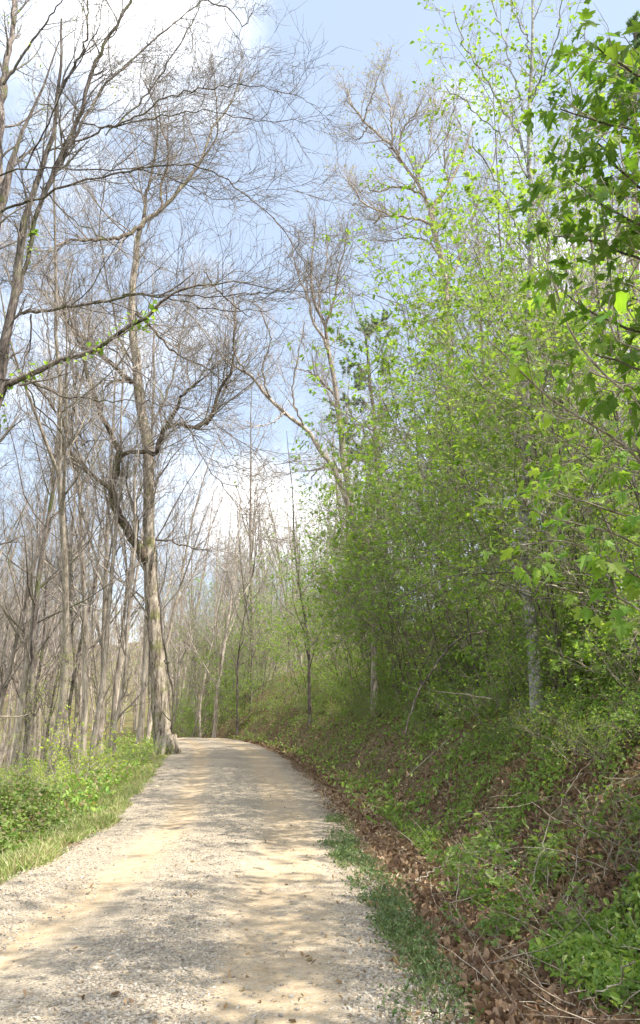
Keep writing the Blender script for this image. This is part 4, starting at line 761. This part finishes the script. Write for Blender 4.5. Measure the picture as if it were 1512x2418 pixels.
blades('bank_grass', 'thin dry and green grass stems among the bank cover', x, y, .06+.13*rng.random(len(x)), M_bgrass, .0045, .8)
y = scat(60000, 5.5, 36, .8); l = -.12+np.abs(rng.normal(size=len(y)))*.5*(1+.03*y); x = xl(y)-l; k = (l > .10+.35*fbm(x*2, y*1.2)+.08*rng.normal(size=len(y))) & (fbm(x*2.7, y*2.7) > -.28); x, y = x[k], y[k]
blades('verge_grass', 'bright spring grass along the left road edge', x, y, (.05+.15*rng.random(len(x)))*(.6+1.0*np.clip(.5+fbm(x*1.5, y*1.5), 0, 1)), M_grass, .0065, .55)
M_weed = leafm('weed_leaf', [(.07, .12, .05), (.10, .16, .06), (.15, .20, .08), (.12, .15, .07)], .3)
# ditch-side grass and weeds along the right edge of the road
cl = [(790, 10.6, .35), (815, 10.0, .3), (850, 9.2, .3), (800, 12, .25), (775, 13.5, .22), (905, 8.1, .26), (900, 7.1, .30), (960, 6.5, .28), (980, 6.1, .25), (950, 7.0, .22), (1000, 5.7, .2), (900, 7.6, .22), (940, 5.2, .12)]
X_, Y_ = [], []; LX, LY = [], []
for u, yc, rr in cl:
    xc = gx(u, yc); n = int(330*rr/.3); m_ = [rng.normal(size=6)*.16 for _ in range(2)]; q_ = rng.integers(0, 6, n); X_.append(xc+.08+.6*m_[0][q_]+rng.normal(size=n)*.04); Y_.append(yc+2*m_[1][q_]+rng.normal(size=n)*.12); n = int(600*rr/.3); q_ = rng.integers(0, 6, n); LX.append(xc+.10+.7*m_[0][q_]+rng.normal(size=n)*.07); LY.append(yc+2*m_[1][q_]+rng.normal(size=n)*.2)
x = np.concatenate(X_); y = np.concatenate(Y_); blades('ditch_grass', 'dark green grass tufts along the right road edge', x, y, .03+.11*rng.random(len(x))**1.5, M_dgrass, .004, .6)
x = np.concatenate(LX); y = np.concatenate(LY); cover('roadside_weeds', 'low dark green weeds at the right edge of the gravel', 'weeds', x, y, .016+.03*rng.random(len(x)), OVAL, M_weed, .08, .7, .5)
# gravel stones
def stones(n, name, label, yf, latf, s0, s1, m):
    y = yf; lat = latf; a, b = xl(y), xr(y); x = a+lat*(b-a); n = len(x); sz = s0+(s1-s0)*rng.random(n)**2
    c = np.array([[-1, -1, -1], [1, -1, -1], [1, 1, -1], [-1, 1, -1], [-1, -1, 1], [1, -1, 1], [1, 1, 1], [-1, 1, 1]], float)*.5
    V = c[None]*(1+.0*sz[:, None, None])*np.stack([1+.5*rng.random(n), .7+.4*rng.random(n), .45+.35*rng.random(n)], 1)[:, None, :]; V = V*(1-.45*(rng.random((n, 8, 1)))) ; a1 = rng.random(n)*6.28; ca, sa = np.cos(a1)[:, None], np.sin(a1)[:, None]
    V = np.stack([V[..., 0]*ca-V[..., 1]*sa, V[..., 0]*sa+V[..., 1]*ca, V[..., 2]+V[..., 0]*rng.normal(size=(n, 1))*.25], -1)*sz[:, None, None]
    V = V+np.stack([x, y, H(x, y)+.006+sz*.12], 1)[:, None, :]; f = np.array([[0, 3, 2, 1], [4, 5, 6, 7], [0, 1, 5, 4], [1, 2, 6, 5], [2, 3, 7, 6], [3, 0, 4, 7]])
    mb = MB(); mb.add(V.reshape(-1, 3), (f[None]+(np.arange(n)*8)[:, None, None]).reshape(-1, 4)); return tag(mb.build(name, m), label, 'gravel', None, 'stuff')
rng = np.random.default_rng(10)
y = scat(120000, 3.4, 26, 1.3); lat = rng.random(len(y))*1.08-.02
def gm(lat, y): 
    l = lat+.12*fbm(y*.35, lat*3); return np.clip(.6-.58*np.exp(-((l-.30)/.12)**4)-.66*np.exp(-((l-.78)/.15)**4), .03, 1)
k = rng.random(len(y)) < gm(lat, y)
stones(0, 'loose_gravel', 'loose grey and white crushed stones lying on the road', y[k], lat[k], .009, .026, M_stone)

y = scat(260, 3.6, 26, 1.1); lt_ = 1-np.abs(rng.normal(size=len(y)))*.25; x = xl(y)+np.clip(lt_, .02, 1)*(xr(y)-xl(y))
cover('stray_leaves', 'single dead leaves blown onto the gravel', 'leaves', x, y, .02+.03*rng.random(len(y)), CURL, M_lit, .015, .3)
# flat pale stone at the road edge
def rock(u, y, sx, sy, sz, label, seed, col):
    r = np.random.default_rng(seed); bpy.data.meshes; import bmesh
    bm = bmesh.new(); bmesh.ops.create_icosphere(bm, subdivisions=3, radius=1)
    for v in bm.verts:
        n = .12*math.sin(3*v.co.x+seed)+.10*math.sin(4*v.co.y+2*seed)+.05*r.normal(); v.co *= 1+n
        v.co = Vector((v.co.x*sx, v.co.y*sy, max(min(v.co.z, .55), -.5)*sz))
    me = bpy.data.meshes.new('rock'); bm.to_mesh(me); bm.free(); me.materials.append(col); o = bpy.data.objects.new('rock', me); scene.collection.objects.link(o); x = gx(u, y); o.location = (x, y, float(H(x, y))+sz*.3); o.rotation_euler = (0, 0, r.uniform(-.3, .3)); tag(o, label, 'rock')
M_rock = bark('pale_rock', (.36, .30, .22), (.48, .42, .31), (.58, .52, .42), 9, .2, None, 1)
rock(876, 8.1, .075, .05, .05, 'flat oblong pale tan stone at the right road edge beside the grass', 3, M_rock)
rock(967, 7.6, .035, .03, .06, 'small upright pinkish stone in the litter past the grass tufts', 5, M_rock)
rock(370, 19.5, .09, .08, .05, 'small pale stone on the left shoulder beside the weeds', 8, M_rock)
# fallen sticks, each its own
def stick(px, y, y1, label, r0=.5, name='fallen_branch', m=None, lift=0):
    p, w_ = trace(px, y, y1, 26, .012 if len(px) > 3 else .004); w_ = w_*np.linspace(.75, .45, 26); mb = MB(); mb.tubes(p[None], w_[None], 6, 0, .08); tag(mb.build(name, m or M_stick), label, 'branch')
stick([(985, 2082, 5), (1010, 2062, 4), (1050, 2035, 3), (1072, 2012, 2)], 7.6, 8.3, 'pale bare stick slanting out of the leaf litter in the ditch')
stick([(1366, 2345, 8), (1371, 2300, 8), (1378, 2258, 7)], 5.6, 5.7, 'short upright pale broken stick near the bottom right')
stick([(1240, 2130, 4), (1262, 2060, 4), (1280, 1990, 4), (1310, 1920, 4), (1352, 1850, 3), (1395, 1795, 3)], 7.4, 8.0, 'long thin dead cane rising at right from the seedlings')
stick([(1330, 2140, 4), (1352, 2085, 4), (1366, 2010, 4), (1398, 1930, 4), (1425, 1880, 3), (1470, 1800, 3)], 7.2, 7.9, 'curved pale cane right of the long thin dead cane')
stick([(1160, 1650, 4), (1100, 1640, 5), (1030, 1632, 3)], 14, 14.5, 'straight pale dead branch lying nearly level on the upper bank')
stick([(955, 1745, 5), (985, 1640, 7), (1030, 1570, 9), (1080, 1510, 9), (1150, 1490, 6)], 15, 16, 'dark crooked dead branch leaning on the bank shrubs', m=M_dark)
stick([(960, 1835, 3), (1010, 1790, 4), (1060, 1745, 3)], 13, 14, 'thin straight dead stem lying up the mid bank')
stick([(930, 1420, 3), (1030, 1370, 4), (1120, 1355, 5), (1220, 1355, 6), (1290, 1370, 7), (1350, 1395, 7)], 11.5, 12.5, 'dark bare bough arching level across the bank saplings', m=M_dark)
stick([(1210, 1355, 5), (1290, 1380, 7), (1380, 1405, 8), (1460, 1440, 6)], 12, 12.6, 'thick fallen limb propped among the saplings right of the poplar trunk', m=M_tan)
stick([(1500, 2270, 6), (1440, 2330, 5), (1370, 2370, 4), (1340, 2410, 3)], 5.0, 5.2, 'thin grey branch lying in the bottom right litter')
stick([(482, 637, 4), (510, 680, 6), (540, 710, 7), (575, 738, 6), (597, 752, 3)], 13, 13.2, 'short thick dead branch hung up high right of the sycamore', m=M_dark)
stick([(0, 1875, 4), (40, 1905, 4), (80, 1950, 3), (110, 2000, 2)], 14.5, 12.5, 'pale bare cane lying across the left thicket')
stick([(0, 1692, 4), (45, 1692, 5), (70, 1685, 2)], 16, 17, 'bare pale branch jutting in from the left edge')
stick([(352, 1785, 5), (370, 1800, 3)], 30, 29, 'weathered grey branch at the foot of the sycamore')
for o in BM+SAP+SH:
    for c in list(o.children_recursive): bpy.data.objects.remove(c)
    bpy.data.objects.remove(o)

# labels shared by a few look-alikes are told apart by how near they stand
ORD = 'nearest,second nearest,third nearest,fourth nearest,fifth nearest,sixth nearest,seventh nearest,eighth nearest,ninth nearest,tenth nearest,eleventh nearest,twelfth nearest,thirteenth nearest,fourteenth nearest,fifteenth nearest,sixteenth nearest,seventeenth nearest,eighteenth nearest,nineteenth nearest,twentieth nearest,twenty-first nearest,twenty-second nearest,twenty-third nearest,twenty-fourth nearest'.split(',')
for o in scene.objects:
    if o.parent is None and o.get('label', '').endswith('shrub in the undergrowth of the right bank'):
        x_, y_ = o.location.x, o.location.y; zone = ('near' if y_ < 17 else 'middle' if y_ < 28 else 'far') + (' lower' if x_-float(xr(y_)) < 5.5 else ' upper')
        o['label'] = o['label'].replace('in the undergrowth', 'on the %s face' % zone); o['group'] = o['group'].replace('in the undergrowth', 'on the %s face' % zone)
by = {}
for o in scene.objects:
    if o.parent is None and 'label' in o and o.get('kind') is None: by.setdefault(o['label'], []).append(o)
for lab, os_ in by.items():
    if 1 < len(os_) <= 24:
        os_.sort(key=lambda o: (o.location - camo.location).length)
        for k, o in enumerate(os_): o['label'] = ' '.join((ORD[k] + ' ' + lab).split()[:16])
